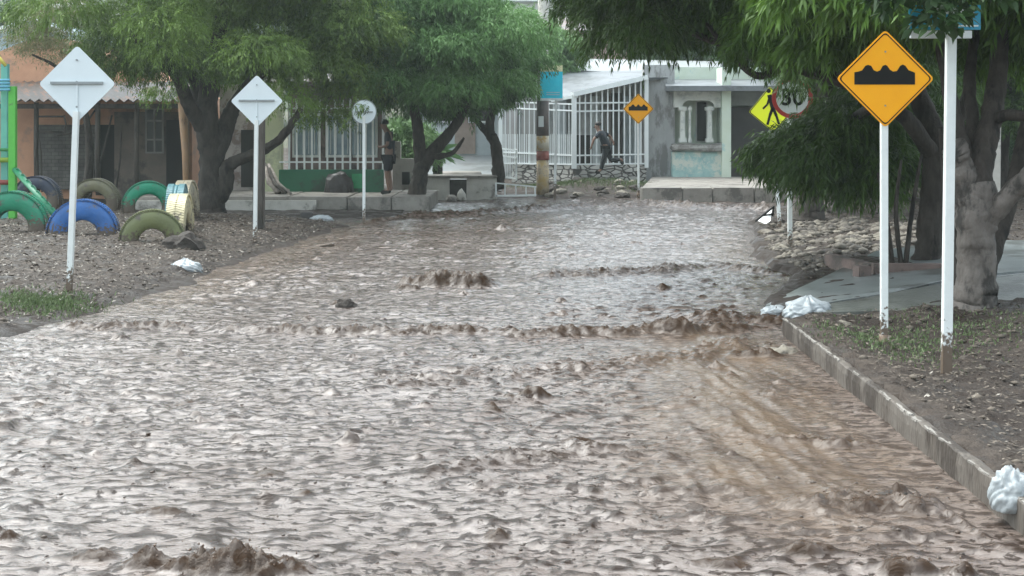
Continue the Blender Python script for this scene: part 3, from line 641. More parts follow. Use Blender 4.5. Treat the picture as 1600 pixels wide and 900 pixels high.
# peeling wall and cream wall + green porch
d = 37.3
r = root('porch_house', (P(500,0,d).x, 36.2, .3), 'low house with a dark green parapet and white railing under the left trees', 'house')
x0, x1 = P(345,0,d).x, P(402,0,d).x
MB().box(((x0+x1)/2, d, 1.6), (x1-x0, .3, 3.0)).build('peeling_wall', mat('peeling_paint', (.52,.47,.44), (.44,.38,.36), 2, .85, .4, (.25,.19,.17), 1.8, stain=.5), r)
MB().box(((x0+x1)/2, d-.1, 3.2), (x1-x0+.3, .6, .18)).build('green_fascia', mat('fascia_green', (.10,.22,.14), None, 3, .6), r)
MB().box((P(392,0,36.9).x, 36.9, 1.15), (.5,.1,1.5)).build('dark_doorway', M_dark, r)
x0, x1 = P(409,0,36).x, P(439,0,36).x
MB().box(((x0+x1)/2, 36.2, 1.7), (x1-x0, .4, 2.8)).build('cream_wall', mat('cream_green_plaster', (.60,.62,.40), (.54,.57,.38), 2, .85, .2, (.4,.42,.3), 1.3), r)
x0, x1 = P(437,0,36).x, P(600,0,36).x
MB().box(((x0+x1)/2, 35.95, .30+.28), (x1-x0, .18, .62)).build('parapet', mat('dark_green_paint_wall', (.018,.15,.075), (.02,.12,.062), 1.5, .5, .15, (.03,.075,.045), 1.4, stain=.52), r, bevel=.01)
MB().box((P(557.5,0,35.8).x, 35.845, .60), (W(16,36), .03, .37)).build('light_green_hatch', mat('light_green_paint', (.04,.38,.16), None, 4, .5), r)
m = MB(); x = x0+.25
while x < x1-.1: m.bar((x, 35.95, .86), (x+random.uniform(-.015,.015), 35.95, 2.7), .045); x += .195
m.build('railing_bars', M_white, r)
MB().bar((x0,35.95,1.08),(x1,35.95,1.08), .04).build('railing_rail', M_white, r)
MB().bar((x0,35.95,2.45),(x1,35.95,2.45), .04).build('railing_rail', M_white, r)
MB().bar((x1,35.95,.8),(x1,35.95,2.9), .09).build('railing_post', M_white, r)
MB().box(((x0+x1)/2-.2, 38.4, 1.6), (x1-x0-.1, .25, 3.0)).build('back_wall', mat('mauve_plaster', (.25,.19,.175), (.21,.16,.15), 2, .85, .2, (.12,.1,.1), 1.4), r)
for px in (478, 530, 568):
    wx = P(px,0,38.2).x; wd = MB().box((wx, 38.25, 1.75), (.75,.06,1.2)).build('window', M_white, r)
    MB().box((wx, 38.21, 1.75), (.62,.03,1.06)).build('pane', mat('pale_blue_glass', (.35,.45,.52), (.25,.33,.4), 2, .1), wd)
    g_ = MB()
    for k_ in range(4): g_.bar((wx-.23+.155*k_,38.185,1.25),(wx-.23+.155*k_,38.185,2.25), .02)
    g_.build('grille', M_white, wd)
MB().slab([(x0-2.2,37.2),(x1+.2,37.2),(x1+.2,40),(x0-2.2,40)], 3.1, [3.18,3.18,3.5,3.5]).build('roof', M_tin, r)
# things on the porch pavement
def lump(name, c, size, m, label, cat, group=None, seed=0, n=3, rough=.25, kind=None, flat=.3):
    bm = bmesh.new(); bmesh.ops.create_icosphere(bm, subdivisions=n, radius=1)
    rs = np.random.default_rng(seed); off = rs.random(3)*50
    co = np.array([v.co[:] for v in bm.verts])
    nn = fbm(co[:,0]*1.5+off[0]+co[:,2], co[:,1]*1.5+off[1], 4)+.5*fbm(co[:,2]*2+off[2], co[:,0]*2, 3)
    for i, v in enumerate(bm.verts):
        v.co *= 1+rough*nn[i]
        if v.co.z < -flat: v.co.z = -flat+(v.co.z+flat)*.15
        v.co = Vector((v.co.x*size[0], v.co.y*size[1], (v.co.z+flat)*size[2]))
    me = bpy.data.meshes.new(name); bm.to_mesh(me); bm.free(); me.materials.append(m)
    o = bpy.data.objects.new(name, me); COL.objects.link(o); o.location = c; tag(o, label, cat, group, kind); return o
M_rubb = mat('dark_rubbish', (.05,.045,.045), (.035,.03,.03), 5, .4, .5)
lump('rubbish_sack', (P(531,0,35.6).x, 35.55, .31), (.36,.24,.42), M_rubb, 'dark round rubbish sack leaning against the green parapet', 'sack', seed=3)
lg = MB(); r = root('branch_pile', (P(432,0,34.8).x, 34.8, .32), 'pile of grey cut branches leaning beside the dark wooden post', 'branches')
for i in range(16):
    a = P(412+random.uniform(-6,10), 255+random.uniform(-8,20), 35+random.uniform(-.3,.3)); b_ = P(445+random.uniform(-16,14), 301+random.uniform(-4,3), 34.6+random.uniform(-.5,.3))
    mid = (a+b_)/2+Vector((random.uniform(-.1,.05),0,random.uniform(-.12,.0)))
    t = MB().tube([a, mid, b_], [.035,.05,.04], 7, .2); t.build('branch', mat('grey_dead_wood', (.34,.30,.27), (.2,.17,.15), 8, .8, .4), r, smooth=True) if i % 2 else t.build('branch', M_wood, r, smooth=True)
# ------------------------------------------------------------ far centre: street, parapets
M_stone = bpy.data.materials.new('stone_facing'); M_stone.use_nodes = True
nt = M_stone.node_tree; N = nt.nodes; L = nt.links; b = N['Principled BSDF']; b.inputs['Roughness'].default_value = .7
tc = N.new('ShaderNodeTexCoord'); mp = N.new('ShaderNodeMapping'); mp.inputs['Scale'].default_value = (3.6,3.6,8.5); L.new(tc.outputs['Object'], mp.inputs[0])
vo = N.new('ShaderNodeTexVoronoi'); vo.feature = 'DISTANCE_TO_EDGE'; vo.inputs['Scale'].default_value = 1.0; L.new(mp.outputs[0], vo.inputs['Vector'])
vc = N.new('ShaderNodeTexVoronoi'); vc.inputs['Scale'].default_value = 1.0; L.new(mp.outputs[0], vc.inputs['Vector'])
r2 = N.new('ShaderNodeValToRGB'); r2.color_ramp.elements[0].color = (.26,.25,.23,1); r2.color_ramp.elements[1].color = (.58,.57,.53,1); L.new(vc.outputs['Color'], r2.inputs[0])
r1 = N.new('ShaderNodeValToRGB'); r1.color_ramp.elements[0].position = .03; r1.color_ramp.elements[1].position = .12; L.new(vo.outputs['Distance'], r1.inputs[0])
mx = N.new('ShaderNodeMix'); mx.data_type = 'RGBA'; L.new(r1.outputs[0], mx.inputs[0]); mx.inputs[6].default_value = (.07,.065,.06,1); L.new(r2.outputs[0], mx.inputs[7]); L.new(mx.outputs[2], b.inputs['Base Color'])
bp = N.new('ShaderNodeBump'); bp.inputs['Distance'].default_value = .04; L.new(r1.outputs[0], bp.inputs['Height']); L.new(bp.outputs[0], b.inputs['Normal'])
# side street running away
yy = np.linspace(40, 90, 26); co = []
for y_ in yy:
    h = .02+G(-2.5*y_/45, y_)+.03
    co += [(-2.35*(y_/40)-.3, y_, h), (-.3*(y_/40), y_, h)]
fs = [(2*i,2*i+1,2*i+3,2*i+2) for i in range(len(yy)-1)]
struct(MB().add(co, fs).build('side_street', mat('wet_street', (.24,.26,.27), (.30,.32,.32), 1, .35, .2, (.17,.18,.18), 1)))
d = 38.4
r = root('concrete_culvert', (P(715,0,d).x, d, .1), 'pale concrete culvert wall with a square dark opening between the two trunks', 'culvert')
zt = P(0,278,d).z; zb = P(0,306,d).z-.25
for n_, (a, b_) in (('headwall',(655,702)),('headwall',(729,776))):
    MB().box((P((a+b_)/2,0,d).x, d+.25, (zt+zb)/2), (W(b_-a,d), .5, zt-zb)).build(n_, M_concl, r, bevel=.02, noise=.02, nscale=3)
MB().box((P(715.5,0,d).x, d+.3, (zt+zb)/2-.03), (W(27,d), .3, zt-zb-.05)).build('opening', mat('dark_inlet', (.06,.055,.05), None, 2, .9), r)
MB().box((P(715,0,d).x, d+.5, zt+.03), (W(124,d), 1.2, .07)).build('cap_slab', M_conc, r, bevel=.02)
lump('concrete_block', (P(721,0,37.6).x, 37.8, .02), (.14,.14,.22), M_concl, 'small pale concrete lump lying before the culvert opening', 'concrete lump', seed=21, n=2, rough=.3)
lump('concrete_block', (P(705,0,37.6).x, 37.6, .0), (.16,.14,.14), M_conc, 'grey lump below the left end of the culvert opening', 'concrete lump', seed=22, n=2, rough=.3)
# low wall left of it, house beyond
r = root('garden_wall', (P(637,0,39).x, 39.4, .2), 'low cream wall with a dark square panel behind the standing person', 'wall')
MB().box((P(640,0,39.4).x, 39.4, .62), (W(52,39.4), .25, .95)).build('wall_body', M_concl, r, bevel=.01)
MB().box((P(634,0,39.2).x, 39.25, .55), (W(12,39.2), .08, .35)).build('dark_panel', M_dark, r)
MB().box((P(619,0,39.2).x, 39.4, 1.3), (W(13,39.2), .3, .55)).build('gate_pillar', M_concl, r, bevel=.01)
lumpm = mat('low_round_wall', (.24,.22,.2), (.3,.28,.25), 2, .8, .4)
r = root('round_planter', (P(715,0,44).x, 44.5, .4), 'low curved stone planter edge beside the side street', 'planter')
MB().tube([(P(688,0,43).x,43.6,.5),(P(715,0,43).x,42.9,.52),(P(748,0,43).x,43.6,.5)], .12, 10).build('kerb_ring', lumpm, r, smooth=True)
# white rail on the culvert
d = 38.2; r = root('guard_rail', (P(806,0,d).x, d, .1), 'low bent white guard rail at the water edge by the striped pole', 'railing')
MB().bar(P(774,286,d), P(838,292,d), .035).build('top_rail', M_white, r)
for px, y0 in ((775,286),(789,287.5),(806,289),(822,290.5),(836,292)): MB().bar(P(px,y0,d), P(px,307,d), .032 if px != 775 else .05).build('upright', M_white, r)
MB().bar(P(774,306,d), P(838,305,d), .05).build('bottom_rail', M_white, r)

# ------------------------------------------------------------ railing house
M_gwall = mat('stained_grey_render', (.42,.43,.43), (.33,.34,.34), 1.6, .85, .3, (.20,.20,.195), 1.3, stain=.5, bscale=20, stretch=(1,1,.4))
r = root('railing_house', (P(900,0,45).x, 45, .2), 'grey roofed house fronted by tall white railings on a stone base', 'house')
cA = P(782,0,44.5).x; cB = P(897,0,43).x; cC = P(1010,0,44).x
def seg(xa, ya, xb, yb, z0, z1a, z1b, t, name, m):
    dx, dy = xb-xa, yb-ya; l = math.hypot(dx, dy); nx, ny = -dy/l*t, dx/l*t
    return MB().slab([(xa,ya),(xb,yb),(xb+nx,yb+ny),(xa+nx,ya+ny)], z0, [z1a,z1b,z1b,z1a]).build(name, m, r)
zs = P(0,258,43.3).z
seg(cA+.35,44.5,cB,43,-.1,zs,zs,.25,'stone_base',M_stone); seg(cB+.004,43.0,cC,44,-.1,zs,zs,.25,'stone_base',M_stone)
def rail(xa, ya, xb, yb, zb, ta, tb, step, rails, post_w=.1, nm='railing_bars', w=.032):
    n = max(2, int(math.hypot(xb-xa, yb-ya)/step)); m = MB()
    for i in range(n+1):
        t = i/n; x = xa+(xb-xa)*t; y = ya+(yb-ya)*t; m.bar((x,y,zb),(x,y,ta+(tb-ta)*t), w)
    m.build(nm, M_white, r)
    for za, zb2 in rails: MB().bar((xa,ya-.02,za),(xb,yb-.02,zb2), .045).build('railing_rail', M_white, r)
zt_l = P(0,158,44).z; zt_m = P(0,150,43).z; zt_r = P(0,124,44).z
rail(cA,44.55,cB,43.05,zs,zt_l,zt_m-.25,.17,[(P(0,168,44).z,P(0,173,43).z),(P(0,238,44).z,P(0,243,43).z),(zt_l,zt_m-.25),(zs+.03,zs+.03)], w=.026)
m = MB()
for i in range(40):
    t = (i+.5)/40; x = cA+(cB-cA)*t; y = 44.55+(43.05-44.55)*t; m.bar((x,y,zs),(x,y,zs+.95), .022)
m.build('railing_spikes', M_white, r)
rail(cB,43.05,cC,44.05,zs,zt_m,zt_r,.19,[(P(0,161,43).z,P(0,160,44).z),(P(0,174,43).z,P(0,172,44).z),(P(0,243,43).z,P(0,241,44).z),(zs+.03,zs+.03)], w=.042)
MB().bar((cB,43,zs-.1),(cB,43,zt_m+.05), .15).build('railing_post', M_white, r)
MB().bar((cC,44,zs-.1),(cC,44,zt_r+.05), .12).build('railing_post', M_white, r)
MB().bar((cA,44.5,.1),(cA,44.5,zt_l), .12).build('railing_post', M_white, r)
MB().bar((cB-.05,42.95,zt_m+.04),(cC,43.95,zt_r+.06), .15, .2).build('sloping_beam', M_white, r)
hw = MB(); hw.box((P(895,0,46.5).x, 46.6, 1.9), (W(235,46.6), .2, 3.4)); hw.build('wall', mat('whitewash_wall', (.50,.51,.50), (.42,.43,.42), 1.2, .8, .1, (.30,.31,.31), 1.0, stretch=(1.5,1,.3)), r)
for px, w_, c_ in ((800,16,(.36,.35,.34)),(826,22,(.30,.30,.29)),(848,14,(.5,.52,.53)),(878,14,(.45,.5,.52)),(930,16,(.62,.68,.68)),(958,22,(.30,.27,.25)),(990,34,(.55,.63,.66))):
    MB().box((P(px,0,46.4).x, 46.42, 1.75), (W(w_,46.4), .1, 2.5)).build('wall_panel', mat('panel_%d' % px, c_, tuple(q*.85 for q in c_), 2, .7), r)
for px, w_ in ((907,14),(920,11)): MB().box((P(px,0,44.6).x, 44.7, 1.15), (W(w_,44.6), .3, 1.15)).build('dark_panel', M_dark, r)
MB().box((P(963,0,46.3).x, 46.34, 1.9), (.34,.05,2.4)).build('doorway', mat('dim_door', (.08,.075,.07), None, 2, .7), r)
# roofs
zr0 = P(0,146,43.4).z
MB().add([(P(858,0,43.6).x,43.6,P(0,158,43.6).z),(P(902,0,43).x,43.1,P(0,149,43).z),(cC,44,P(0,121,44).z),(P(1045,0,44.5).x,44.5,P(0,121,44.5).z),
          (P(1045,0,48).x,48.5,P(0,108,48).z),(P(840,0,48).x,48.5,P(0,112,48).z)], [(0,1,2,3,4,5)]).build('roof', mat('grey_tin_roof', (.19,.205,.22), (.155,.17,.185), 2, .45, .1, (.12,.13,.135), 1), r)
MB().bar((P(838,0,48).x,48.4,P(0,112,48).z),(P(1010,0,48).x,48.4,P(0,119,48).z), .22, .3).build('gutter', mat('dark_gutter', (.10,.105,.11), None, 2, .5), r)
MB().bar((P(862,0,43.5).x,43.45,P(0,157,43.5).z),(P(902,0,43).x,42.98,P(0,150,43).z), .09).build('fascia', M_white, r)
seg2 = MB().slab([(P(825,0,49).x,49),(P(1120,0,49).x,49),(P(1130,0,56).x,56),(P(820,0,56).x,56)], 3.0, [P(0,112,49).z,P(0,118,49).z,P(0,96,56).z,P(0,90,56).z]); seg2.build('upper_roof', mat('white_tin_roof', (.32,.345,.345), (.28,.30,.30), 1, .5), r)
# pale house at the end of the side street
hs_ = root('side_street_house', (P(722,0,54).x, 54, 1.0), 'pale blue grey house at the end of the side street between the trunks', 'house')
MB().box((P(722,0,54).x,56,2.3),(W(150,54),3,3.4)).build('wall', mat('blue_grey_wall', (.42,.47,.48), (.36,.41,.42), 1.2, .8, .1, (.28,.31,.31), .9), hs_)
MB().box((P(722,0,54).x,54.6,4.1),(W(165,54),4,.14)).build('roof', M_tin, hs_)
for px in (700, 748):
    wf_ = MB().box((P(px,0,54).x,54.46,2.6),(.85,.08,.9)).build('window', M_white, hs_); MB().box((P(px,0,54).x,54.40,2.6),(.7,.04,.75)).build('pane', M_dark, wf_)
MB().box((P(726,0,54).x,54.47,1.9),(.8,.06,1.9)).build('door', mat('faded_door', (.30,.24,.2), None, 3, .7), hs_)
# gate ajar
g = root('garden_gate', (P(786,0,42.6).x, 42.6, .2), 'small open white metal gate left of the stone base', 'gate')
f_ = MB(); x0, x1 = P(784,0,42.6).x, P(807,0,42.6).x; z0, z1 = P(0,276,42.6).z, P(0,232,42.6).z
for a, b_ in (((x0,z0),(x1,z0-.05)),((x0,z1),(x1,z1-.06)),((x0,z0),(x0,z1)),((x1,z0-.12),(x1,z1-.02)),((x0,z1-.22),(x1,z1-.28))): f_.bar((a[0],42.6,a[1]),(b_[0],42.4,b_[1]), .05)
f_.build('gate_frame', M_white, g)
m = MB()
for i in range(9): x = x0+(x1-x0)*(i+.5)/9; m.bar((x,42.5,z0),(x,42.5,z1-.22), .018)
m.build('gate_bars', M_white, g)
# grey wall and turquoise house
r = root('turquoise_house', (P(1110,0,45).x, 45, .3), 'pale turquoise house with a columned porch window and peeling lower wall', 'house')
MB().box((P(1030,0,44.6).x, 44.9, 2.0), (W(48,44.6), .8, 3.9)).build('side_wall', M_gwall, r, noise=.02, nscale=2)
M_turq = mat('turquoise_paint', (.58,.66,.54), (.62,.70,.60), 2, .8, .2, (.38,.56,.54), 1.5, stain=.58)
M_tlow = mat('peeling_turquoise', (.38,.56,.53), (.28,.46,.46), 3, .8, .3, (.58,.62,.55), 2.4, stain=.48)
M_whw = mat('off_white_paint', (.66,.68,.64), (.60,.62,.58), 3, .7, .1, (.45,.48,.46), 2)
dd = 44.2
x0, x1 = P(1053,0,dd).x, P(1128,0,dd).x
MB().box(((P(1053,0,46).x+P(1240,0,46).x)/2, 46.4, 2.0), (W(187,46), .3, 3.9)).build('wall', M_turq, r)
pw = MB().box((P(1089,0,dd).x, dd+.1, (P(0,275,dd).z+P(0,237,dd).z)/2-.1), (W(78,dd), .5, W(38,dd)+.2)); pw.build('porch_parapet', M_tlow, r, bevel=.02)
MB().box((P(1089,0,dd).x, dd-.02, P(0,230,dd).z), (W(80,dd), .55, W(12,dd))).build('stone_sill', mat('dark_stone_sill', (.16,.15,.14), (.22,.21,.2), 5, .9, .8, (.3,.3,.28), 3, bscale=14), r, bevel=.03, noise=.08, nscale=6, subdiv=2)
# arched opening: frame with prism ring
zt, zb_ = P(0,143,dd).z, P(0,222,dd).z
outer = [(x0,zb_),(x0,zt),(x1,zt),(x1,zb_)]
ix0, ix1, izt = P(1066,0,dd).x, P(1116,0,dd).x, P(0,157,dd).z
m = MB(); ar = .22
inn = [(ix0,izt-ar)]+[(ix0+ar-ar*math.cos(a), izt-ar+ar*math.sin(a)) for a in np.linspace(.2,1.57,6)]+[(ix1-ar+ar*math.sin(a), izt-ar+ar*math.cos(a)) for a in np.linspace(0,1.37,6)]+[(ix1,izt-ar)]
poly = [(x0,izt-ar),(x0,zt),(x1,zt),(x1,izt-ar)]+inn[::-1]
m.prism(poly, dd-.02, dd+.28); m.build('arch', M_whw, r)
for px in (1067, 1078, 1109): 
    cx = P(px,0,dd).x; cm = MB(); w_ = .105 if px != 1078 else .05
    cm.box((cx,dd+.12,(zb_+izt-ar)/2+.05), (w_*1.5,.26,izt-ar-zb_), taper=.85); cm.box((cx,dd+.12,izt-ar-.04), (w_*2.5,.33,.12)); cm.box((cx,dd+.12,zb_+.05), (w_*2.3,.32,.14))
    cm.build('column', M_whw, r, bevel=.015)
MB().box((P(1090,0,45).x, 45.1, P(0,190,45).z), (W(72,45), .1, W(100,45))).build('porch_wall', M_turq, r)
MB().box((P(1096,0,45).x, 45.0, P(0,190,45).z), (W(14,45), .08, W(60,45))).build('doorway', M_dark, r)
MB().box((P(1097,0,45).x, 45.03, P(0,189,45).z), (W(20,45), .05, W(66,45))).build('door_frame', M_whw, r)
MB().box((P(1133,0,dd).x, dd+.3, 2.0), (W(14,dd), 1.2, 3.7)).build('pillar', M_turq, r)
MB().box((P(1178,0,45.4).x, 45.5, P(0,222,45.4).z), (W(74,45.4), .12, W(110,45.4))).build('garage_door', mat('dark_metal_door', (.075,.07,.075), (.06,.057,.06), 2, .5), r)
MB().box((P(1180,0,45).x, 45.2, P(0,150,45).z), (W(84,45), .9, W(30,45))).build('lintel', mat('grey_lintel', (.26,.28,.27), None, 2, .8), r)
MB().slab([(P(1040,0,43.6).x,43.6),(P(1240,0,43.6).x,43.6),(P(1240,0,48).x,48),(P(1040,0,48).x,48)], P(0,141,43.6).z-.02, [P(0,134,43.6).z]*2+[P(0,118,48).z]*2).build('roof', mat('grey_tin_roof'  , (.38,.40,.42)), r)
# bricks seen above
d = 60; r = root('brick_upper_house', (P(925,0,d).x, d, 1.5), 'hazy pink brick house rising above the grey roofs', 'house')
MB().box((P(925,0,d).x, d+3, 3.5), (W(110,d), 6, 5.0)).build('wall', brickmat('pink_brick', (.40,.27,.23), (.46,.33,.28), (.5,.45,.42), 3.2), r)
MB().slab([(P(865,0,d).x,d-.4),(P(990,0,d).x,d-.4),(P(990,0,d).x,d+7),(P(865,0,d).x,d+7)], 6.0, [6.1,6.1,7.2,7.2]).build('roof', M_tin, r)
wdx = P(905,0,d).x; wn = MB().box((wdx,d-.03,4.6),(.9,.08,1.0)).build('window', M_whw, r); MB().box((wdx,d-.08,4.6),(.7,.04,.8)).build('pane', mat('dim_glass', (.03,.035,.035)), wn)
# hillside houses, hazy
rnd = random.Random(5)
WH = ['just over the white roof in the centre','behind the round mango tree','over the porch house','over the big left tree','between the two left signs','behind the peach house','at the far left edge','over the grey tin roof','behind the shaded right trees','behind the big amber sign','highest in the centre','behind the pink brick house','highest at the left','highest at the right']
HC = [('white',(.6,.6,.58)),('pale grey',(.42,.42,.42)),('ochre',(.5,.4,.24)),('brick red',(.36,.2,.15)),('pale green',(.42,.5,.4))]
for i, (px, d) in enumerate([(806,112),(640,98),(560,95),(470,90),(350,100),(150,95),(20,110),(1010,92),(1200,95),(1420,90),(775,135),(900,125),(60,150),(1100,140)]):
    x = P(px,0,d).x; zg = G(x, d)-.3; nm, c_ = HC[i % 5]; w_ = rnd.uniform(6,9); h_ = rnd.uniform(2.8,3.6)
    r = root('hillside_house', (x, d, zg), f'hazy {nm} single storey house on the hill, {WH[i]}', 'house', 'houses on the hazy hillside')
    MB().box((x,d+2.5,zg+h_/2), (w_,5,h_)).build('wall', mat('hill_wall_%d' % (i%5), c_), r)
    MB().slab([(x-w_/2-.4,d-.6),(x+w_/2+.4,d-.6),(x+w_/2+.4,d+5.5),(x-w_/2-.4,d+5.5)], zg+h_, [zg+h_+.1]*2+[zg+h_+1]*2).build('roof', M_tin if i % 2 else mat('white_tin_roof'  , (.62,.65,.65)), r)
    for s_ in (-1, 1): MB().box((x+s_*w_*.27,d-.03,zg+1.7),(1,.1,1)).build('window', M_dark, r)
    MB().box((x,d-.03,zg+1.2),(1,.1,2)).build('door', M_wood, r)
# cables
mc = mat('cable_rubber', (.02,.02,.02), None, 3, .5)
for i, (a, b_, sag, lb) in enumerate([((P(848,0,39.6).x-.7,39.6,8.75),(-22,40,6.0),1.2,'black cable sagging to the left from the utility pole'),((P(848,0,39.6).x+.7,39.6,8.7),(20,48,6.6),1.0,'black cable sagging to the right from the utility pole'),((P(848,0,39.6).x-.3,39.6,6.9),(-14,58,6.2),.5,'black cable crossing high over the roofs at the upper left')]):
    A = Vector(a); B = Vector(b_); pts = [A.lerp(B, t/16)-Vector((0,0,sag*4*(t/16)*(1-t/16))) for t in range(17)]
    tag(MB().tube(pts, .018, 6).build('power_cable', mc), lb, 'cable', 'power cables')

# ------------------------------------------------------------ right bank: planter, rocks, bags
M_brick = mat('planter_brick', (.17,.12,.105), (.12,.09,.08), 4, .75, .5, (.07,.058,.05), 2.5, stain=.5, bscale=25)
r = root('brick_planter', (5.2, 17.4, .2), 'low dark brick planter at the foot of the dark trunk', 'planter')
m = MB(); d = 16.9
xa, xb = P(1366,0,d).x, P(1490,0,d).x; zt = P(0,416,d).z
MB().box(((xa+xb)/2, d+.08, zt/2+.0), (xb-xa, .16, zt+.05)).build('front_wall', M_brick, r, bevel=.01, noise=.01, nscale=6)
MB().bar((xa+.05,d+.2,zt/2),(xa-.15,d+1.7,zt/2), .16, zt).build('side_wall', M_brick, r, bevel=.01)
MB().box((P(1352,0,16.7).x, 16.85, zt/2), (.17,.17,zt+.02), rz=.3).build('corner_block', M_brick, r, bevel=.012)
MB().box(((xa+xb)/2+.05, d+.9, zt-.08), (xb-xa-.1, 1.4, .1)).build('soil', M_dirt, r, noise=.04, nscale=4, subdiv=4)
M_bag = mat('white_plastic', (.46,.50,.52), (.36,.39,.41), 3, .3, .6, (.45,.48,.5), 2, stain=.6, bscale=12, transl=.15)
M_bagd = mat('dull_plastic', (.50,.54,.56), (.36,.385,.395), 2, .3, .8, (.12,.12,.12), 3.5, stain=.54, bscale=16, transl=.3)
def bag(px, py, d, size, label, seed, m=M_bag, knot=True, rz=0, n=5):
    p = P(px, py, d)
    bm = bmesh.new(); bmesh.ops.create_icosphere(bm, subdivisions=n, radius=1); co = np.array([v.co[:] for v in bm.verts])
    th = np.arctan2(co[:,1], co[:,0]); rr = 1.02+.22*fbm(co[:,0]*1.2+seed, co[:,1]*1.2+co[:,2], 2)
    up_ = np.clip(co[:,2]+.2, 0, 1); wob = pn(co[:,2]*2+seed, co[:,0]*2)*1.6
    rr = rr-up_*.16*np.abs(np.sin(th*5+wob+seed))**1.5-.10*(1-np.abs(pn(co[:,0]*2.6+seed, co[:,2]*2.6+co[:,1]*2.2))*4).clip(0,1)-.09*np.abs(pn(co[:,0]*5+seed, co[:,1]*5+co[:,2]*4))-.05*np.abs(pn(co[:,0]*11+seed, co[:,1]*10+co[:,2]*9))
    for i, v in enumerate(bm.verts):
        x, y, z = co[i]*rr[i]
        if knot and z > .6: k_ = (z-.6)*2.4; x *= 1-min(.75,k_); y *= 1-min(.75,k_); z += k_*.12
        if z < -.45: z = -.45+(z+.45)*.1
        v.co = Vector((x*size[0], y*size[1], (z+.45)*size[2]))
    me = bpy.data.meshes.new('plastic_bag'); bm.to_mesh(me); bm.free(); me.materials.append(m)
    me.polygons.foreach_set('use_smooth', [True]*len(me.polygons))
    o = bpy.data.objects.new('plastic_bag', me); COL.objects.link(o); o.location = p; o.rotation_euler.z = rz
    return tag(o, label, 'plastic bag', 'dumped plastic bags')
bag(1262, 500, 14.2, (.27,.22,.17), 'white knotted plastic bag on the wet slab near the end of the kerb', 2.3)
bag(1212, 494, 14.6, (.16,.14,.08), 'small flat pale blue plastic bag half in the water left of the knotted bag', 6.1, knot=False)
bag(1584, 795, 6.95, (.13,.12,.145), 'grey white plastic bag on the near end of the kerb at the photo edge', 8.8, M_bagd, knot=False)
bag(290, 430, 18.9, (.25,.18,.16), 'bright white plastic bag at the left water edge below the tyres', 4.4, rz=-.4)
bag(502, 347, 29.6, (.26,.2,.11), 'white plastic bag lying in the shallow water by the round sign', 5.2, knot=False)
tag(MB().box((P(479,343,29.8).x, 29.8, .09), (.26,.2,.16), rz=.2).build('dark_brick', M_rubb, bevel=.02, noise=.02, nscale=5), 'dark square block next to the white bag in shallow water', 'block')
tag(MB().box((P(420,343,27).x, 27, .12), (.22,.2,.14), rz=.5).build('dark_brick', M_rubb, bevel=.02, noise=.02, nscale=5), 'dark square block at the foot of the wooden post', 'block')
M_rockb = mat('pale_rubble', (.25,.225,.18), (.16,.14,.115), 7, .8, .8, (.12,.105,.085), 4, stain=.5, bscale=30)
M_rockd = mat('dark_rock', (.055,.046,.04), (.035,.029,.025), 6, .8, .8, bscale=25, spec=.3)
RK = 'loose stones on the banks'
lump('broken_concrete', P(1302,528,13.4)-Vector((0,0,.02)), (.29,.17,.13), M_rockb, 'long pale chunk of broken concrete beside the white knotted bag', 'rock', RK, 31, 4, .35)
for i, (px, py, d, s_, dk, lb) in enumerate([(1254,521,13.7,.085,0,'small pale stone between the bag and the kerb end'),(1222,560,12.3,.14,0,'wet stones at the broken end of the kerb'),
    (1395,782,7.35,.075,1,'round brown stone breaking the water near the kerb'),(1590,735,8.0,.13,1,'dark rock behind the near plastic bag'),(1214,350,27,.14,1,'dark stone at the foot of the lime sign'),
    (1222,392,21.3,.13,0,'pale stone left of the red ringed sign pole'),(1545,700,8.9,.05,1,'tiny dark stone on the right mud bank'),(1370,432,17.6,.13,1,'dark stone at the corner of the brick planter'),
    (540,478,15.4,.10,1,'dark stone sticking out of the flood before the long wave'),(285,385,21.2,.26,1,'heap of black mud at the foot of the olive tyre'),(165,470,16.2,.11,0,'grey stone at the left water edge near the sign pole'),(150,478,15.8,.09,1,'small dark stone at the left water edge'),
    (1270,395,21,.12,0,'pale flat stone in the rubble strip'),(1330,382,22,.13,0,'cream stone at the top of the rubble strip'),(1398,655,9.6,.05,1,'flat dark stone near the kerb top'),(1305,400,20.4,.1,0,'ochre stone in the middle of the rubble'),(1382,372,22.5,.14,0,'greenish rounded stone beside the big sign pole')]):
    lump('stone', P(px,py,d)-Vector((0,0,s_*.3)), (s_*1.2,s_,s_*.8), M_rockd if dk else M_rockb, lb, 'stone', RK, 40+i, 3, .4)
rr_ = random.Random(9)
for i in range(26):
    x = rr_.uniform(1.0,4.6); y = rr_.uniform(39.2,41.5); s_ = rr_.uniform(.08,.2)
    lump('stone', (x,y,G(x,y)-.03), (s_*1.3,s_,s_*.7), M_rockd if rr_.random()<.6 else M_rockb, 'grey stone on the far mound by the running person', 'stone', RK+' mound', 80+i, 2, .4)
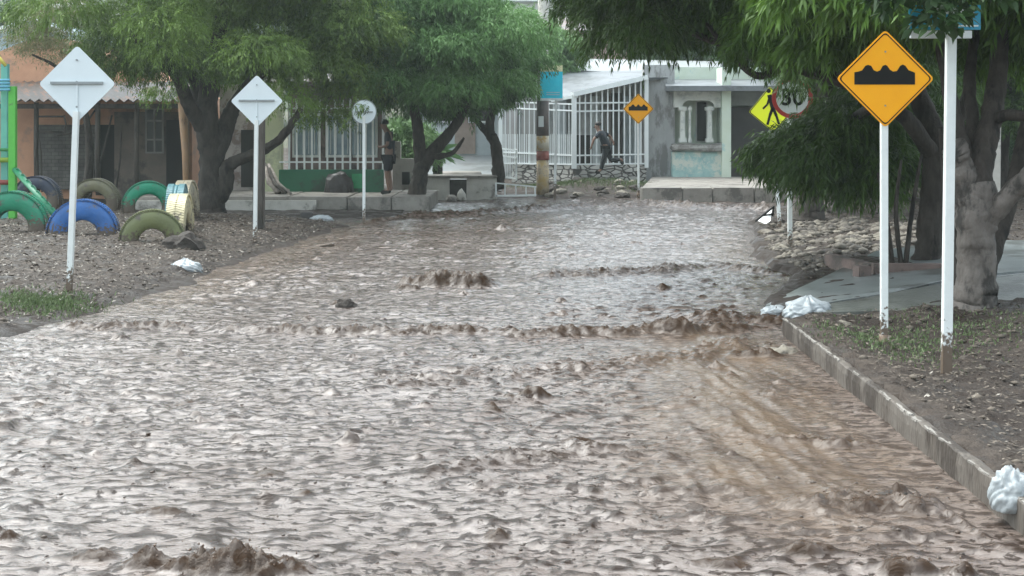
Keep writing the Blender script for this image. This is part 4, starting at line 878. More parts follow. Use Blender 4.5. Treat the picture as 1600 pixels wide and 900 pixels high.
# sticks and scraps
def stick(pts, rad, m, label, cat='stick'):
    return tag(MB().tube([Vector(p) for p in pts], rad, 7, .15).build('stick', m, smooth=True), label, cat)
stick([P(485,388,23.4),P(502,384,23.4),P(522,381,23.4)], .022, M_whitep, 'pale tipped stick lying on the left mud edge')
stick([P(20,404,20.5),P(60,406,20),P(130,407,19.6)], .02, M_rubb, 'long black stick on the left bank behind the sign pole')
stick([P(64,409,19.8),P(95,411,19.4),P(128,408,19.2)], .025, M_rubb, 'short black stick crossing behind the left sign pole')
stick([P(345,350,28),P(390,358,27.5),P(440,362,27)], .05, M_wood, 'dark plank on the mud right of the left trunk', 'plank')
r = root('bent_frame', (P(1200,0,26).x, 26, .05), 'bent black metal frame with a white scrap at the water edge by the lime sign', 'metal frame')
MB().tube([P(1180,346,26),P(1210,322,26),P(1207,338,26)], .022, 7).build('frame_bar', M_black, r); MB().tube([P(1192,337,26),P(1209,334,26)], .018, 7).build('frame_bar', M_black, r)
MB().add([P(1184,345,26.1),P(1206,326,26.1),P(1204,345,25.9),P(1196,350,25.8)],[(0,1,2,3)]).build('white_scrap', M_white, r)
r = root('white_stake', (P(1497,0,15.5).x, 15.5, .2), 'short pointed white board standing behind the pale trunk', 'board')
m = MB(); m.prism([(P(1492,0,15.5).x,.15),(P(1504,0,15.5).x,.15),(P(1503,0,15.5).x,P(0,345,15.5).z),(P(1498,0,15.5).x,P(0,326,15.5).z)], 15.5, 15.55); m.build('board_panel', M_white, r)
r = root('grey_post', (P(1556,0,24).x, 24, .2), 'thin grey concrete post seen through the fork of the pale trunk', 'post')
MB().bar((P(1554,0,24).x,24,0),(P(1558,0,24).x,24,4.2), .14).build('shaft', M_concl, r, bevel=.01)

# ------------------------------------------------------------ people
def skin(name, pts, edges, m, parent, rootv=0, sub=2):
    me = bpy.data.meshes.new(name); off = parent.location if parent.parent is None else parent.parent.location
    me.from_pydata([tuple(Vector(p[:3])-off) for p in pts], edges, [])
    o = bpy.data.objects.new(name, me); COL.objects.link(o); o.parent = parent
    md = o.modifiers.new('skin', 'SKIN'); md.use_smooth_shade = True
    sd = me.skin_vertices[0].data
    for i, p in enumerate(pts):
        rr = p[3]; sd[i].radius = (rr, rr) if not hasattr(rr, '__len__') else rr; sd[i].use_root = (i == rootv)
    s_ = o.modifiers.new('sub', 'SUBSURF'); s_.levels = sub; s_.render_levels = sub
    me.materials.append(m); return o
M_skin = mat('brown_skin', (.20,.115,.08), (.17,.10,.07), 5, .5); M_hair = mat('black_hair', (.012,.011,.010), None, 9, .6)
M_navy = mat('dark_shirt', (.022,.028,.035), (.03,.036,.045), 4, .8, .3); M_shorts = mat('dark_shorts', (.02,.022,.03), None, 4, .8, .3); M_shoe = mat('dark_shoes', (.015,.02,.018), None, 4, .6)
M_gshirt = mat('slate_shirt', (.018,.026,.036), (.014,.02,.03), 3, .8, .3); M_trous = mat('black_trousers', (.015,.02,.024), None, 4, .8, .3)
def person(base, k, label, J, shirt, legs, shorts=True):
    r = root('person', base, label, 'person'); B = Vector(base)
    def q(n, rad): v = J[n]; return (B.x+v[0]*k, B.y+v[1]*k, B.z+v[2]*k, rad*k)
    names = ['hip','waist','chest','neck','head','crown','shL','elL','haL','fiL','shR','elR','haR','fiR','thL','knL','anL','toL','thR','knR','anR','toR']
    rad = dict(hip=.12,waist=.115,chest=.13,neck=.052,head=.088,crown=.07,shL=.058,shR=.058,elL=.042,elR=.042,haL=.030,haR=.030,fiL=.022,fiR=.022,thL=.088,thR=.088,knL=.056,knR=.056,anL=.038,anR=.038,toL=.03,toR=.03)
    E = [('hip','waist'),('waist','chest'),('chest','neck'),('neck','head'),('head','crown'),('chest','shL'),('shL','elL'),('elL','haL'),('haL','fiL'),('chest','shR'),('shR','elR'),('elR','haR'),('haR','fiR'),('hip','thL'),('thL','knL'),('knL','anL'),('anL','toL'),('hip','thR'),('thR','knR'),('knR','anR'),('anR','toR')]
    def sub(nl, ee, extra, nm, m, rv=0):
        idx = {n: i for i, n in enumerate(nl)}; skin(nm, [q(n, rad[n]+extra.get(n, extra.get('*', 0))) for n in nl], [(idx[a], idx[b_]) for a, b_ in ee if a in idx and b_ in idx], m, r, rv)
    sub(names, E, {}, 'body', M_skin)
    def mid(a, b_, n, t=.6, rr=None):
        J[n] = tuple(J[a][i]*(1-t)+J[b_][i]*t for i in range(3)); rad[n] = rr or rad[a]*(1-t)+rad[b_]*t
    mid('shL','elL','slL',.75); mid('shR','elR','slR',.75)
    sub(['waist','hip','chest','shL','slL','shR','slR'], [('hip','waist'),('waist','chest'),('chest','shL'),('shL','slL'),('chest','shR'),('shR','slR')], {'*':.022}, 'shirt', shirt)
    if shorts: mid('thL','knL','kL',.95); mid('thR','knR','kR',.95)
    else: mid('knL','anL','kL',.9); mid('knR','anR','kR',.9)
    if shorts: sub(['hip','thL','kL','thR','kR'], [('hip','thL'),('thL','kL'),('hip','thR'),('thR','kR')], {'*':.028}, 'shorts', legs)
    else: sub(['hip','thL','knL','kL','thR','knR','kR'], [('hip','thL'),('thL','knL'),('knL','kL'),('hip','thR'),('thR','knR'),('knR','kR')], {'*':.022}, 'trousers', legs)
    hd = Vector(J['head']); cr = Vector(J['crown']); up = (cr-hd).normalized(); bk = J.get('_back', (0,0,0))
    c_ = B+(hd+up*.055+Vector(bk)*.035)*k
    h = lump('hair', c_, (.098*k,.102*k,.085*k), M_hair, None, None, seed=2, n=3, rough=.08, flat=.35); h.parent = r; h.location = c_-B
    for s_ in ('L','R'):
        a = Vector(J['an'+s_]); t = Vector(J['to'+s_]); f_ = MB(); f_.bar(B+(a*.9+t*.1-Vector((0,0,.03)))*k, B+(t*1.1-a*.1)*k, .10*k, .085*k); f_.build('shoe', M_shoe, r, bevel=.02*k)
    fc = Vector(J['_face']); n_ = MB(); n_.box(B+(hd+fc*.095)*k, (.03*k,.03*k,.04*k)); n_.build('nose', M_skin, r, bevel=.008*k)
    return r
Jp = dict(hip=(0,0,.92),waist=(.03,0,1.12),chest=(.01,0,1.36),neck=(-.06,0,1.50),head=(-.13,0,1.60),crown=(-.15,0,1.70),shL=(-.02,-.17,1.42),elL=(-.02,-.22,1.15),haL=(-.20,-.14,1.10),fiL=(-.27,-.10,1.13),
          shR=(0,.17,1.42),elR=(0,.22,1.15),haR=(-.18,.12,1.12),fiR=(-.26,.08,1.15),thL=(-.02,-.09,.84),knL=(-.05,-.09,.50),anL=(0,-.09,.10),toL=(-.17,-.10,.04),thR=(.0,.09,.84),knR=(-.01,.09,.50),anR=(.05,.09,.10),toR=(-.12,.10,.04),_face=(-1,0,-.3),_back=(1,0,0))
person((P(608,0,34.3).x, 34.3, P(0,303,34.3).z), 1.03, 'person in dark shirt and shorts standing head bowed at the porch railing', Jp, M_navy, M_shorts)
Jr = dict(hip=(.10,0,.80),waist=(.07,0,.97),chest=(-.04,0,1.17),neck=(-.13,0,1.29),head=(-.17,0,1.40),crown=(-.18,0,1.50),shL=(-.10,-.17,1.22),elL=(-.30,-.24,1.02),haL=(-.36,-.24,.80),fiL=(-.40,-.22,.72),
          shR=(.02,.17,1.22),elR=(.24,.26,1.12),haR=(.34,.20,.92),fiR=(.33,.17,.84),thL=(.08,-.09,.74),knL=(.02,-.10,.42),anL=(-.08,-.09,.08),toL=(-.22,-.09,.04),thR=(.14,.09,.74),knR=(.24,.09,.40),anR=(.58,.09,.42),toR=(.60,.09,.28),_face=(-1,0,-.1),_back=(1,0,0))
person((P(942,0,42.0).x, 42.0, P(0,271,42).z), .99, 'person in slate shirt and dark trousers running left past the white railings', Jr, M_gshirt, M_trous, False)
# ------------------------------------------------------------ foliage
def leaves(origins, dirs, tones, L_spray, n_pair, leaf_len, leaf_w, droop=.5, seed=0, spread=.8):
    g = np.random.default_rng(seed); n = len(origins); k = n_pair*2+1
    t = np.concatenate([np.repeat(np.linspace(.15, .95, n_pair), 2), [1.0]])
    side = np.concatenate([np.tile([1, -1], n_pair), [0]])
    D = dirs/np.linalg.norm(dirs, axis=1, keepdims=True)
    rv = g.normal(size=(n, 3)); S_ = np.cross(D, rv); S_ /= np.linalg.norm(S_, axis=1, keepdims=True)
    Ls = L_spray*g.uniform(.6, 1.3, (n, 1, 1))
    base = origins[:,None,:]+D[:,None,:]*Ls*t[None,:,None]; base[:,:,2] -= (t**2)[None]*Ls[:,:,0]*droop*.4
    ld = D[:,None,:]*.65+S_[:,None,:]*(side[None,:,None]*spread)+g.normal(size=(n, k, 3))*.22; ld[:,:,2] -= droop
    ld /= np.linalg.norm(ld, axis=2, keepdims=True)
    up = g.normal(size=(n, k, 3))*.5+np.array([0,0,1.]); wd = np.cross(ld, up); wd /= np.linalg.norm(wd, axis=2, keepdims=True)
    ll = leaf_len*g.uniform(.65, 1.25, (n, k, 1)); lw = leaf_w*g.uniform(.7, 1.2, (n, k, 1))
    v0 = base; v1 = base+ld*ll*.45+wd*lw*.5; v2 = base+ld*ll; v2[:,:,2] -= ll[:,:,0]*.12; v3 = base+ld*ll*.45-wd*lw*.5
    co = np.stack([v0, v1, v2, v3], 2).reshape(-1, 3); tn = np.repeat(tones, k*4)+np.repeat(g.normal(size=n*k)*.1, 4)
    return co, np.clip(tn, 0, 1)
def inpoly(px, pz, poly):
    inside = np.zeros(len(px), bool); n = len(poly)
    for i in range(n):
        x1, z1 = poly[i]; x2, z2 = poly[(i+1)%n]
        c = ((z1 > pz) != (z2 > pz)) & (px < (x2-x1)*(pz-z1)/(z2-z1+1e-12)+x1); inside ^= c
    return inside
def crown(name, parent, poly_px, d, depth, n_cl, r_cl, per, leaf, mat_, seed, droop=.5, shrink=.7, spray=.34, pairs=5, extra=None, dfun=None, spread=.8):
    g = np.random.default_rng(seed)
    poly = [(((x-800)/F*d), CZ-(y-HY)/F*d) for x, y in poly_px]
    xs = [p[0] for p in poly]; zs = [p[1] for p in poly]; C = []
    tries = 0
    while len(C) < n_cl and tries < 200:
        tries += 1
        qx = g.uniform(min(xs), max(xs), 400); qz = g.uniform(min(zs), max(zs), 400); rr = r_cl*g.uniform(.6, 1.25, 400)
        ok = inpoly(qx, qz, poly)
        for ax, az in ((1,0),(-1,0),(0,1),(0,-1),(.7,-.7),(-.7,-.7)): ok &= inpoly(qx+ax*rr*shrink, qz+az*rr*shrink, poly)
        for x, z, r_, o in zip(qx, qz, rr, ok):
            if o and len(C) < n_cl:
                y = d+g.uniform(-1, 1)*depth
                if dfun: y = dfun(x, z, y)
                # keep the clumps apart a little
                if all((x-c[0])**2+(y-c[1])**2+(z-c[2])**2 > (.62*r_cl)**2 for c in C): C.append((x, y, z, r_))
    if extra: C += extra
    O = []; D = []; T = []
    for x, y, z, r_ in C:
        m = int(per*(r_/r_cl)**2); u = g.normal(size=(m, 3)); u[:,2] = np.where(u[:,2] < -.25, -u[:,2]*.6, u[:,2])
        u /= np.linalg.norm(u, axis=1, keepdims=True); rad = r_*g.uniform(.45, 1.0, (m, 1))**.5
        p = np.array([x, y, z])+u*rad*np.array([1.15, 1.15, .72])
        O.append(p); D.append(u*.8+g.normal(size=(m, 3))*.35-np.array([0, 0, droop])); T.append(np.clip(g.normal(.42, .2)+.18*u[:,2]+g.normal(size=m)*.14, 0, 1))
    O = np.concatenate(O); D = np.concatenate(D); T = np.concatenate(T)
    co, tn = leaves(O, D, T, spray, pairs, leaf[0], leaf[1], droop, seed+1, spread)
    f = np.arange(len(co)).reshape(-1, 4)
    return npmesh(name, co, f, mat_, parent, attrs={'tone': tn})
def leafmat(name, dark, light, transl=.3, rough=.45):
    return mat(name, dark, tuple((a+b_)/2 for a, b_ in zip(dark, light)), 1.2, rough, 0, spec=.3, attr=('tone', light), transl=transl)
M_lA = leafmat('neem_leaves', (.018,.046,.012), (.20,.315,.065)); M_lB = leafmat('mango_leaves', (.018,.054,.020), (.16,.31,.10))
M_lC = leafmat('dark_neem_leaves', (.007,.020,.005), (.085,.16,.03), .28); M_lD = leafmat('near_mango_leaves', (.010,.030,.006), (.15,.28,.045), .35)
M_lE = leafmat('hazy_leaves', (.03,.065,.03), (.10,.17,.07), .25)
def limbs(r, paths, m, nm='trunk'):
    t = MB(); paths_ = paths
    for pts, rads in paths_:
        pts = [Vector(p) for p in pts]; q = [pts[0]]; rr = [rads[0]]
        for i in range(len(pts)-1):
            for s_ in range(1, 9):
                u = s_/8; p0 = pts[max(i-1,0)]; p1 = pts[i]; p2 = pts[i+1]; p3 = pts[min(i+2,len(pts)-1)]
                v = .5*((2*p1)+(-p0+p2)*u+(2*p0-5*p1+4*p2-p3)*u*u+(-p0+3*p1-3*p2+p3)*u**3)
                q.append(v+Vector((random.uniform(-1,1),random.uniform(-1,1),0))*.05*rads[i]); rr.append((rads[i]*(1-u)+rads[i+1]*u)*random.uniform(.95,1.06))
        t.tube(q, rr, 20, .07)
    return t.build(nm, m, r, smooth=True, noise=max(rads[0] for _, rads in paths)*.07, nscale=7)
# --- big left tree
d = 31.0
r = root('neem_tree', P(328,334,d), 'big leafy tree on the left with a thick forked trunk behind the tyres', 'tree')
limbs(r, [([P(330,345,d),P(328,310,d),P(330,250,d),P(322,190,d),P(330,120,31.4),P(345,40,31.8),P(350,-60,32)],[.40,.29,.25,.25,.21,.15,.08]),
          ([P(330,320,d),P(352,290,30.9),P(355,262,30.8),P(372,250,30.7),P(405,238,30.5),P(440,215,30.2),P(470,170,30)],[.22,.18,.15,.13,.11,.09,.06]),
          ([P(335,250,d),P(352,200,31.2),P(370,160,31.4),P(420,100,31.8),P(500,40,32.2)],[.22,.2,.16,.12,.07]),
          ([P(322,210,d),P(296,165,30.6),P(270,110,30.2),P(200,50,29.8)],[.18,.15,.12,.06]),
          ([P(318,190,d),P(300,120,31.6),P(250,40,32)],[.15,.12,.06])], M_bark)
polyA = [(100,-160),(85,20),(105,50),(128,105),(165,155),(230,172),(262,150),(300,165),(345,145),(372,165),(425,180),(440,250),(490,250),(540,205),(585,190),(600,140),(606,60),(560,0),(560,-160)]
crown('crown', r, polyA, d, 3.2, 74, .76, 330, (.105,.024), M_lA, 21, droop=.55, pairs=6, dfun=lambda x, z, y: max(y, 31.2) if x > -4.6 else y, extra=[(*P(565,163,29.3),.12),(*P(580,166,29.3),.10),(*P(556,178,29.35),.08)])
# sparse pale tree branch reaching left
r = root('thorn_tree', P(110,300,36), 'sparse olive tree with thin leaves in front of the peach wall', 'tree')
limbs(r, [([P(135,310,33.8),P(140,230,33.8),P(128,160,33.6),P(95,110,33.4),P(50,85,33.4)],[.12,.09,.07,.05,.02])], M_bark)
crown('crown', r, [(25,55),(40,105),(90,130),(150,130),(160,40),(90,-20),(60,20)], 33.4, 1.0, 16, .5, 150, (.09,.02), leafmat('olive_leaves', (.10,.11,.05), (.26,.27,.13)), 33, droop=.1, shrink=.4, pairs=4)
# --- second tree (mango) with leaning trunk
d = 35.2
r = root('mango_tree', P(655,308,d), 'round green mango tree with a dark leaning trunk on the pavement end', 'tree')
limbs(r, [([P(648,318,34.6),P(655,285,34.7),P(662,255,34.8),P(690,222,35),P(712,195,35.2),P(735,150,35.6),P(760,80,36)],[.27,.20,.19,.15,.12,.09,.05]),
          ([P(658,265,34.8),P(655,225,34.8),P(652,195,34.9),P(640,140,35),P(620,60,35)],[.15,.15,.14,.10,.05]),
          ([P(668,245,34.8),P(705,240,34.5),P(725,215,34.4)],[.1,.06,.03])], M_bark)
polyB = [(560,-120),(545,60),(560,120),(590,190),(640,205),(700,212),(745,205),(790,175),(835,140),(862,100),(855,50),(800,20),(740,-20),(700,-120)]
crown('crown', r, polyB, d, 2.8, 66, .74, 390, (.135,.028), M_lB, 41, droop=.6, spray=.26, pairs=4)
r = root('slim_tree', P(778,290,38.8), 'slim trunk tree between the culvert and the utility pole', 'tree')
limbs(r, [([P(779,296,38.8),P(778,260,38.8),P(774,225,38.8),P(765,205,38.8),P(770,170,38.6),P(790,110,38.4)],[.20,.17,.15,.14,.10,.05]),
          ([P(768,215,38.8),P(750,195,38.8),P(735,180,38.6)],[.12,.09,.05])], M_bark)
crown('crown', r, [(690,130),(720,215),(760,175),(795,160),(822,130),(832,90),(830,30),(720,30)], 38.4, 1.5, 34, .65, 260, (.16,.034), M_lB, 47, droop=.6, spray=.26, pairs=4)
r = root('far_mango_tree', P(880,260,50), 'pale hazy tree behind the utility pole', 'tree')
limbs(r, [([P(845,260,50),P(850,160,50),P(860,60,50)],[.2,.16,.06])], M_bark)
crown('crown', r, [(760,30),(780,150),(860,170),(895,125),(900,75),(860,40),(830,15)], 50, 2, 40, .8, 200, (.18,.05), leafmat('pale_mango_leaves', (.07,.15,.06), (.2,.34,.13)), 51)
# shrub with sword leaves
r = root('agave_plant', P(688,272,42), 'broad leaved palm like shrub behind the leaning trunk', 'shrub')
limbs(r, [([P(684,276,42),P(684,245,42)],[.16,.12])], M_bark, 'stem')
m = MB(); rs = random.Random(4)
for i in range(46):
    a = rs.uniform(0, 6.28); el = rs.uniform(-.3, 1.3); l = rs.uniform(.5, .95); b0 = P(685,240,42)
    dr = Vector((math.cos(a)*math.cos(el), math.sin(a)*math.cos(el), math.sin(el))); sd = dr.cross(Vector((0,0,1))).normalized()*.06
    p1 = b0+dr*l*.55; p2 = b0+dr*l-Vector((0,0,.25*l)); m.add([b0-sd*.5, b0+sd*.5, p1+sd, p2, p1-sd], [(0,1,2,3,4)])
m.build('leaf_rosette', leafmat('agave_leaves', (.09,.19,.07), (.2,.34,.14)), r)
# hedge glimpses
r = root('garden_bush', P(640,262,41), 'bright green bush behind the standing person', 'bush')
crown('foliage', r, [(618,185),(612,258),(640,268),(668,262),(672,190)], 41.5, .8, 18, .45, 160, (.12,.05), leafmat('bush_leaves', (.08,.18,.06), (.22,.36,.14)), 61)
limbs(r, [([P(640,275,41.5),P(642,220,41.5)],[.06,.03])], M_bark, 'stem')
# --- right side trees
d = 14.0
r = root('mango_tree', P(1525,478,d), 'pale barked tree on the right bank with a sawn off limb', 'tree')
limbs(r, [([P(1525,500,d),P(1524,470,d),P(1525,400,d),P(1526,330,d),P(1527,290,d)],[.30,.205,.185,.19,.17]),
          ([P(1525,345,d),P(1512,300,d),P(1499,258,d),P(1492,232,13.95)],[.12,.14,.135,.13]),
          ([P(1530,370,d),P(1555,330,13.9),P(1585,298,13.8),P(1620,262,13.7),P(1700,180,13.6)],[.11,.10,.10,.09,.07])], M_barkl)
limbs(r, [([P(1525,300,d),P(1535,240,14.1),P(1550,180,14.2),P(1560,100,14.4),P(1570,-20,14.6)],[.15,.13,.11,.09,.05]),
          ([P(1522,300,d),P(1506,240,14.1),P(1490,180,14.2),P(1475,100,14.3),P(1450,0,14.4)],[.11,.09,.08,.06,.03]),
          ([P(1522,280,d),P(1520,200,14.3),P(1515,120,14.6),P(1530,20,15)],[.08,.07,.06,.04]),
          ([P(1548,190,14.2),P(1575,180,14.0),P(1620,185,13.8)],[.07,.06,.05]),
          ([P(1528,480,14.6),P(1548,400,14.8),P(1575,320,15),P(1600,220,15.2),P(1620,100,15.4)],[.12,.10,.09,.08,.05]),
          ([P(1500,480,14.8),P(1495,400,15),P(1484,330,15.2),P(1470,200,15.4)],[.08,.065,.05,.03])], M_bark, 'dark_limbs')
polyD = [(1190,-260),(1200,20),(1230,70),(1262,100),(1290,120),(1345,130),(1400,80),(1440,60),(1500,80),(1560,110),(1640,120),(1800,90),(1800,-260)]
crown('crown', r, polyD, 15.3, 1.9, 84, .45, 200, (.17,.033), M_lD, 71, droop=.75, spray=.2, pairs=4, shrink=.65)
# overhanging twigs close in front of the street plate
crown('twig_leaves', r, [(1395,-60),(1400,30),(1430,52),(1500,52),(1545,66),(1560,20),(1560,-60)], 10.6, .14, 10, .10, 20, (.11,.06), leafmat('broad_leaves', (.014,.032,.012), (.05,.11,.03)), 73, droop=.3, spray=.12, pairs=2, shrink=.4)
limbs(r, [([P(1530,20,14.3),P(1500,-40,12.5),P(1470,-30,10.6)],[.03,.02,.012])], M_bark, 'overhanging_twig')
d = 18.0
r = root('neem_tree', P(1448,415,d), 'dark trunked tree in the brick planter spreading over the road', 'tree')
limbs(r, [([P(1440,430,d),P(1450,400,d),P(1455,330,d),P(1462,260,d),P(1455,200,18.2),P(1430,140,18.4),P(1400,60,18.6),P(1390,-60,18.8)],[.24,.17,.155,.16,.15,.13,.10,.06]),
          ([P(1455,240,d),P(1420,190,17.8),P(1370,150,17.8),P(1290,118,18),P(1200,95,18.3),P(1130,70,18.6),P(1050,40,18.8)],[.11,.10,.09,.08,.07,.05,.03]),
          ([P(1230,103,18.3),P(1185,118,18.3),P(1150,92,18.3),P(1090,20,18)],[.05,.05,.04,.02]),
          ([P(1370,165,17.8),P(1320,190,18.8),P(1260,215,19.2),P(1215,245,19.2)],[.07,.06,.045,.02]),
          ([P(1462,260,d),P(1500,180,18.2),P(1540,60,18.6)],[.10,.08,.05])], M_bark)
for a, b_, c_ in (((1408,415),(1400,330),(1408,250)),((1395,420),(1385,340),(1372,270)),((1415,412),(1425,330),(1440,240))):
    limbs(r, [([P(*a,17.6),P(*b_,17.6),P(*c_,17.7)],[.035,.028,.015])], M_bark, 'thin_stem')
polyC = [(800,-240),(815,-20),(850,5),(880,25),(915,35),(922,80),(950,105),(990,85),(1035,110),(1055,85),(1085,120),(1120,95),(1150,125),(1180,118),(1220,118),(1290,118),(1345,115),(1500,110),(1500,-240)]
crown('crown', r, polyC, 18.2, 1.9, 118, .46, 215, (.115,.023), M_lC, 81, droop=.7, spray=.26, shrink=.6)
polyLow = [(1175,225),(1185,255),(1215,268),(1260,280),(1300,295),(1350,320),(1372,300),(1385,240),(1385,140),(1290,140),(1275,195),(1230,212)]
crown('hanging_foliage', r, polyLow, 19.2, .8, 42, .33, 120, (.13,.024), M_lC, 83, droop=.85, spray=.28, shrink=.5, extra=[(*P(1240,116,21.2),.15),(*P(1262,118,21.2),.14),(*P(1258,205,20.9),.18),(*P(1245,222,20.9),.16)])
# trunks deeper on the right
for (px, by, d, lean, rad, lb, poly, sd) in [
    (1268,338,27.5,10,.24,'dark trunk just right of the red ringed sign pole',[(1195,-150),(1200,60),(1250,120),(1300,200),(1400,200),(1420,-150)],91),
    (1304,332,29.5,4,.2,'paler narrow trunk behind the hanging foliage',[(1250,-150),(1250,190),(1330,260),(1420,250),(1450,-150)],92),
    (1405,330,34,-8,.25,'dark bushy tree in the shade between the sign and the planter',[(1320,-120),(1300,200),(1330,300),(1420,310),(1500,290),(1520,-120)],93),
    (1560,300,37,6,.25,'shady green tree at the far right edge',[(1470,-120),(1480,180),(1520,250),(1600,225),(1700,260),(1800,-120)],94),
    (1350,300,46,0,.3,'dark hazy tree farthest back on the right',[(1180,-100),(1190,110),(1230,250),(1330,290),(1500,300),(1640,290),(1800,240),(1800,-100)],95)]:
    r = root('shade_tree', P(px,by,d), lb, 'tree', 'shade trees behind the right bank')
    limbs(r, [([P(px-3,by+8,d),P(px,by-20,d),P(px+lean,by-100,d),P(px+lean*2,by-220,d),P(px+lean*2,by-330,d)],[rad*1.5,rad,rad*.8,rad*.6,rad*.3])], M_bark if 'pale' not in lb else M_barkl)
    wd = (max(p[0] for p in poly)-min(p[0] for p in poly))/F*d*((max(p[1] for p in poly)-min(p[1] for p in poly))/F*d)
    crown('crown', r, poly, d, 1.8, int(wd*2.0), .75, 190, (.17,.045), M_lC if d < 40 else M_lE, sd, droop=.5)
# hazy trees on the hill and behind houses
rnd = random.Random(8); hd = ['left edge','left of the blue building','behind the big left tree','behind the mango tree','above the culvert','right of the pink brick house','over the turquoise house','at the far right']
for i, (px, d, h_) in enumerate([(10,75,5),(95,70,4.5),(300,72,5),(520,70,5),(735,90,4),(1010,66,5),(1130,60,6),(1500,70,6)]):
    x = P(px,0,d).x; zg = G(x, d); r = root('hill_tree', (x,d,zg), f'hazy grey green tree on the slope, {hd[i]}', 'tree', 'hazy trees on the slope')
    limbs(r, [([(x,d,zg-.3),(x+.1,d,zg+h_*.5),(x,d,zg+h_*.9)],[.25,.18,.06])], M_bark)
    q = lambda dx, dz: (800+(x+dx)/d*F, HY-(zg+dz-CZ)/d*F)
    crown('crown', r, [q(-3,1.5),q(-3.2,h_*.7),q(-1.5,h_*1.15),q(1.5,h_*1.2),q(3.3,h_*.7),q(2.8,1.4),q(0,1.0)], d, 2.2, 30, 1.0, 110, (.3,.1), M_lE, 100+i, shrink=.4)

# ------------------------------------------------------------ ground litter, gravel, grass (stuff)
def scatter(n, xr, yr, cond, seed, pw=1.0):
    g = np.random.default_rng(seed); x = g.uniform(*xr, n); y = yr[0]+(yr[1]-yr[0])*g.random(n)**pw; k = cond(x, y); x, y = x[k], y[k]
    return x, y, ground(x, y), g
onL = lambda x, y: (x < XL(y)-.1)&~((y > 28.5)&(x > -7))
onR = lambda x, y: (x > XR(y)+.12)&~((y > 14.1+.0*x)&(y < 15.6+.42*(x-3.4)+1.6)&(x > 2.6)&(y < 20.6)&((y < 18.3)|(x > 5)))
def litter(name, x, y, z, g, l, w, m, tilt=.5):
    n = len(x); a = g.uniform(0, 2*np.pi, n); t = g.normal(size=(n,))*tilt
    dx = np.stack([np.cos(a), np.sin(a), t*.6], 1); wx = np.stack([-np.sin(a), np.cos(a), g.normal(size=n)*tilt], 1)
    L_ = l*g.uniform(.4, 1.5, (n,1)); w_ = w*g.uniform(.5, 1.4, (n,1)); c = np.stack([x, y, z+.012+g.random(n)*.012], 1)
    co = np.stack([c-dx*L_/2, c+wx*w_/2, c+dx*L_/2, c-wx*w_/2], 1).reshape(-1, 3)
    o = npmesh(name, co, np.arange(4*n).reshape(-1,4), m, attrs={'tone': np.repeat(g.random(n), 4)}); tag(o, kind='stuff'); return o
M_lit = mat('leaf_litter', (.032,.024,.018), (.07,.055,.043), 8, .7, 0, spec=.3, attr=('tone', (.18,.15,.12)))
x, y, z, g = scatter(60000, (-14,-3.3), (12,33), onL, 1, .8); litter('leaf_litter', x, y, z, g, .05, .016, M_lit, .3)
x, y, z, g = scatter(70000, (2.6,13), (4,32), onR, 2, 1.2); litter('leaf_litter', x, y, z, g, .04, .013, M_lit, .3)
M_litp = mat('pale_litter', (.24,.215,.18), (.34,.31,.27), 8, .6)
x, y, z, g = scatter(7000, (-12,-3.3), (12,32), onL, 3); litter('pale_litter', x, y, z, g, .055, .016, M_litp)
x, y, z, g = scatter(2200, (2.7,11), (6,32), onR, 4); litter('pale_litter', x, y, z, g, .032, .016, M_litp)
def pebbles(name, x, y, z, g, s0, s1, m):
    n = len(x); base = np.array([(1,0,0),(-1,0,0),(0,1,0),(0,-1,0),(0,0,1),(0,0,-1),(.6,.6,.5),(-.6,.6,.5),(.6,-.6,.5),(-.6,-.6,.5)], float)
    F_ = np.array([(4,6,7),(4,7,9),(4,9,8),(4,8,6),(6,2,7),(7,1,9),(9,3,8),(8,0,6),(6,0,2),(7,2,1),(9,1,3),(8,3,0),(0,5,2),(2,5,1),(1,5,3),(3,5,0)])
    s = (s0+(s1-s0)*g.random((n,1,1))**3); sc = g.uniform(.6,1.3,(n,1,3))*np.array([1,1,.6]); a = g.uniform(0,6.28,n)
    v = base[None]*g.uniform(.8,1.2,(n,10,1))*s*sc; c_, s_ = np.cos(a)[:,None], np.sin(a)[:,None]
    vx = v[:,:,0]*c_-v[:,:,1]*s_; vy = v[:,:,0]*s_+v[:,:,1]*c_
    co = np.stack([vx+x[:,None], vy+y[:,None], v[:,:,2]+z[:,None]], 2).reshape(-1,3)
    f = (F_[None]+np.arange(n)[:,None,None]*10).reshape(-1,3)
    o = npmesh(name, co, f, m, attrs={'tone': np.repeat(g.random(n), 10)}); tag(o, kind='stuff'); return o
M_peb = mat('mixed_gravel', (.038,.030,.025), (.085,.070,.058), 6, .75, 0, spec=.3, attr=('tone', (.15,.125,.10)))
x, y, z, g = scatter(16000, (2.6,11), (4,33), onR, 5, 1.1); pebbles('gravel', x, y, z, g, .006, .045, M_peb)
x, y, z, g = scatter(9000, (-13,-3.2), (12,33), onL, 6); pebbles('gravel', x, y, z, g, .006, .045, M_peb)
rub = lambda x, y: onR(x, y)&(y > 18.4)&(y < 27)&(x < 7.5)&(pn(x*1.2, y*1.2) > -.02)
x, y, z, g = scatter(5200, (3.8,7.5), (18.4,27), rub, 7); pebbles('rubble', x, y, z, g, .03, .12, mat('rubble_mix', (.035,.028,.023), (.07,.058,.048), 6, .7, .3, attr=('tone', (.19,.165,.13))))
_gd = np.random.default_rng(99); _y = 5.5+27*_gd.random(9000)**1.6; _x = (_gd.random(9000)-.5)*(_y*.9); _k = (_x > XL(_y)+.3)&(_x < XR(_y)-.2)&(fbm(_x*.9, _y*1.2, 2) > -.1); _x, _y = _x[_k], _y[_k]
_zw = water_height(_x, _y)[0]
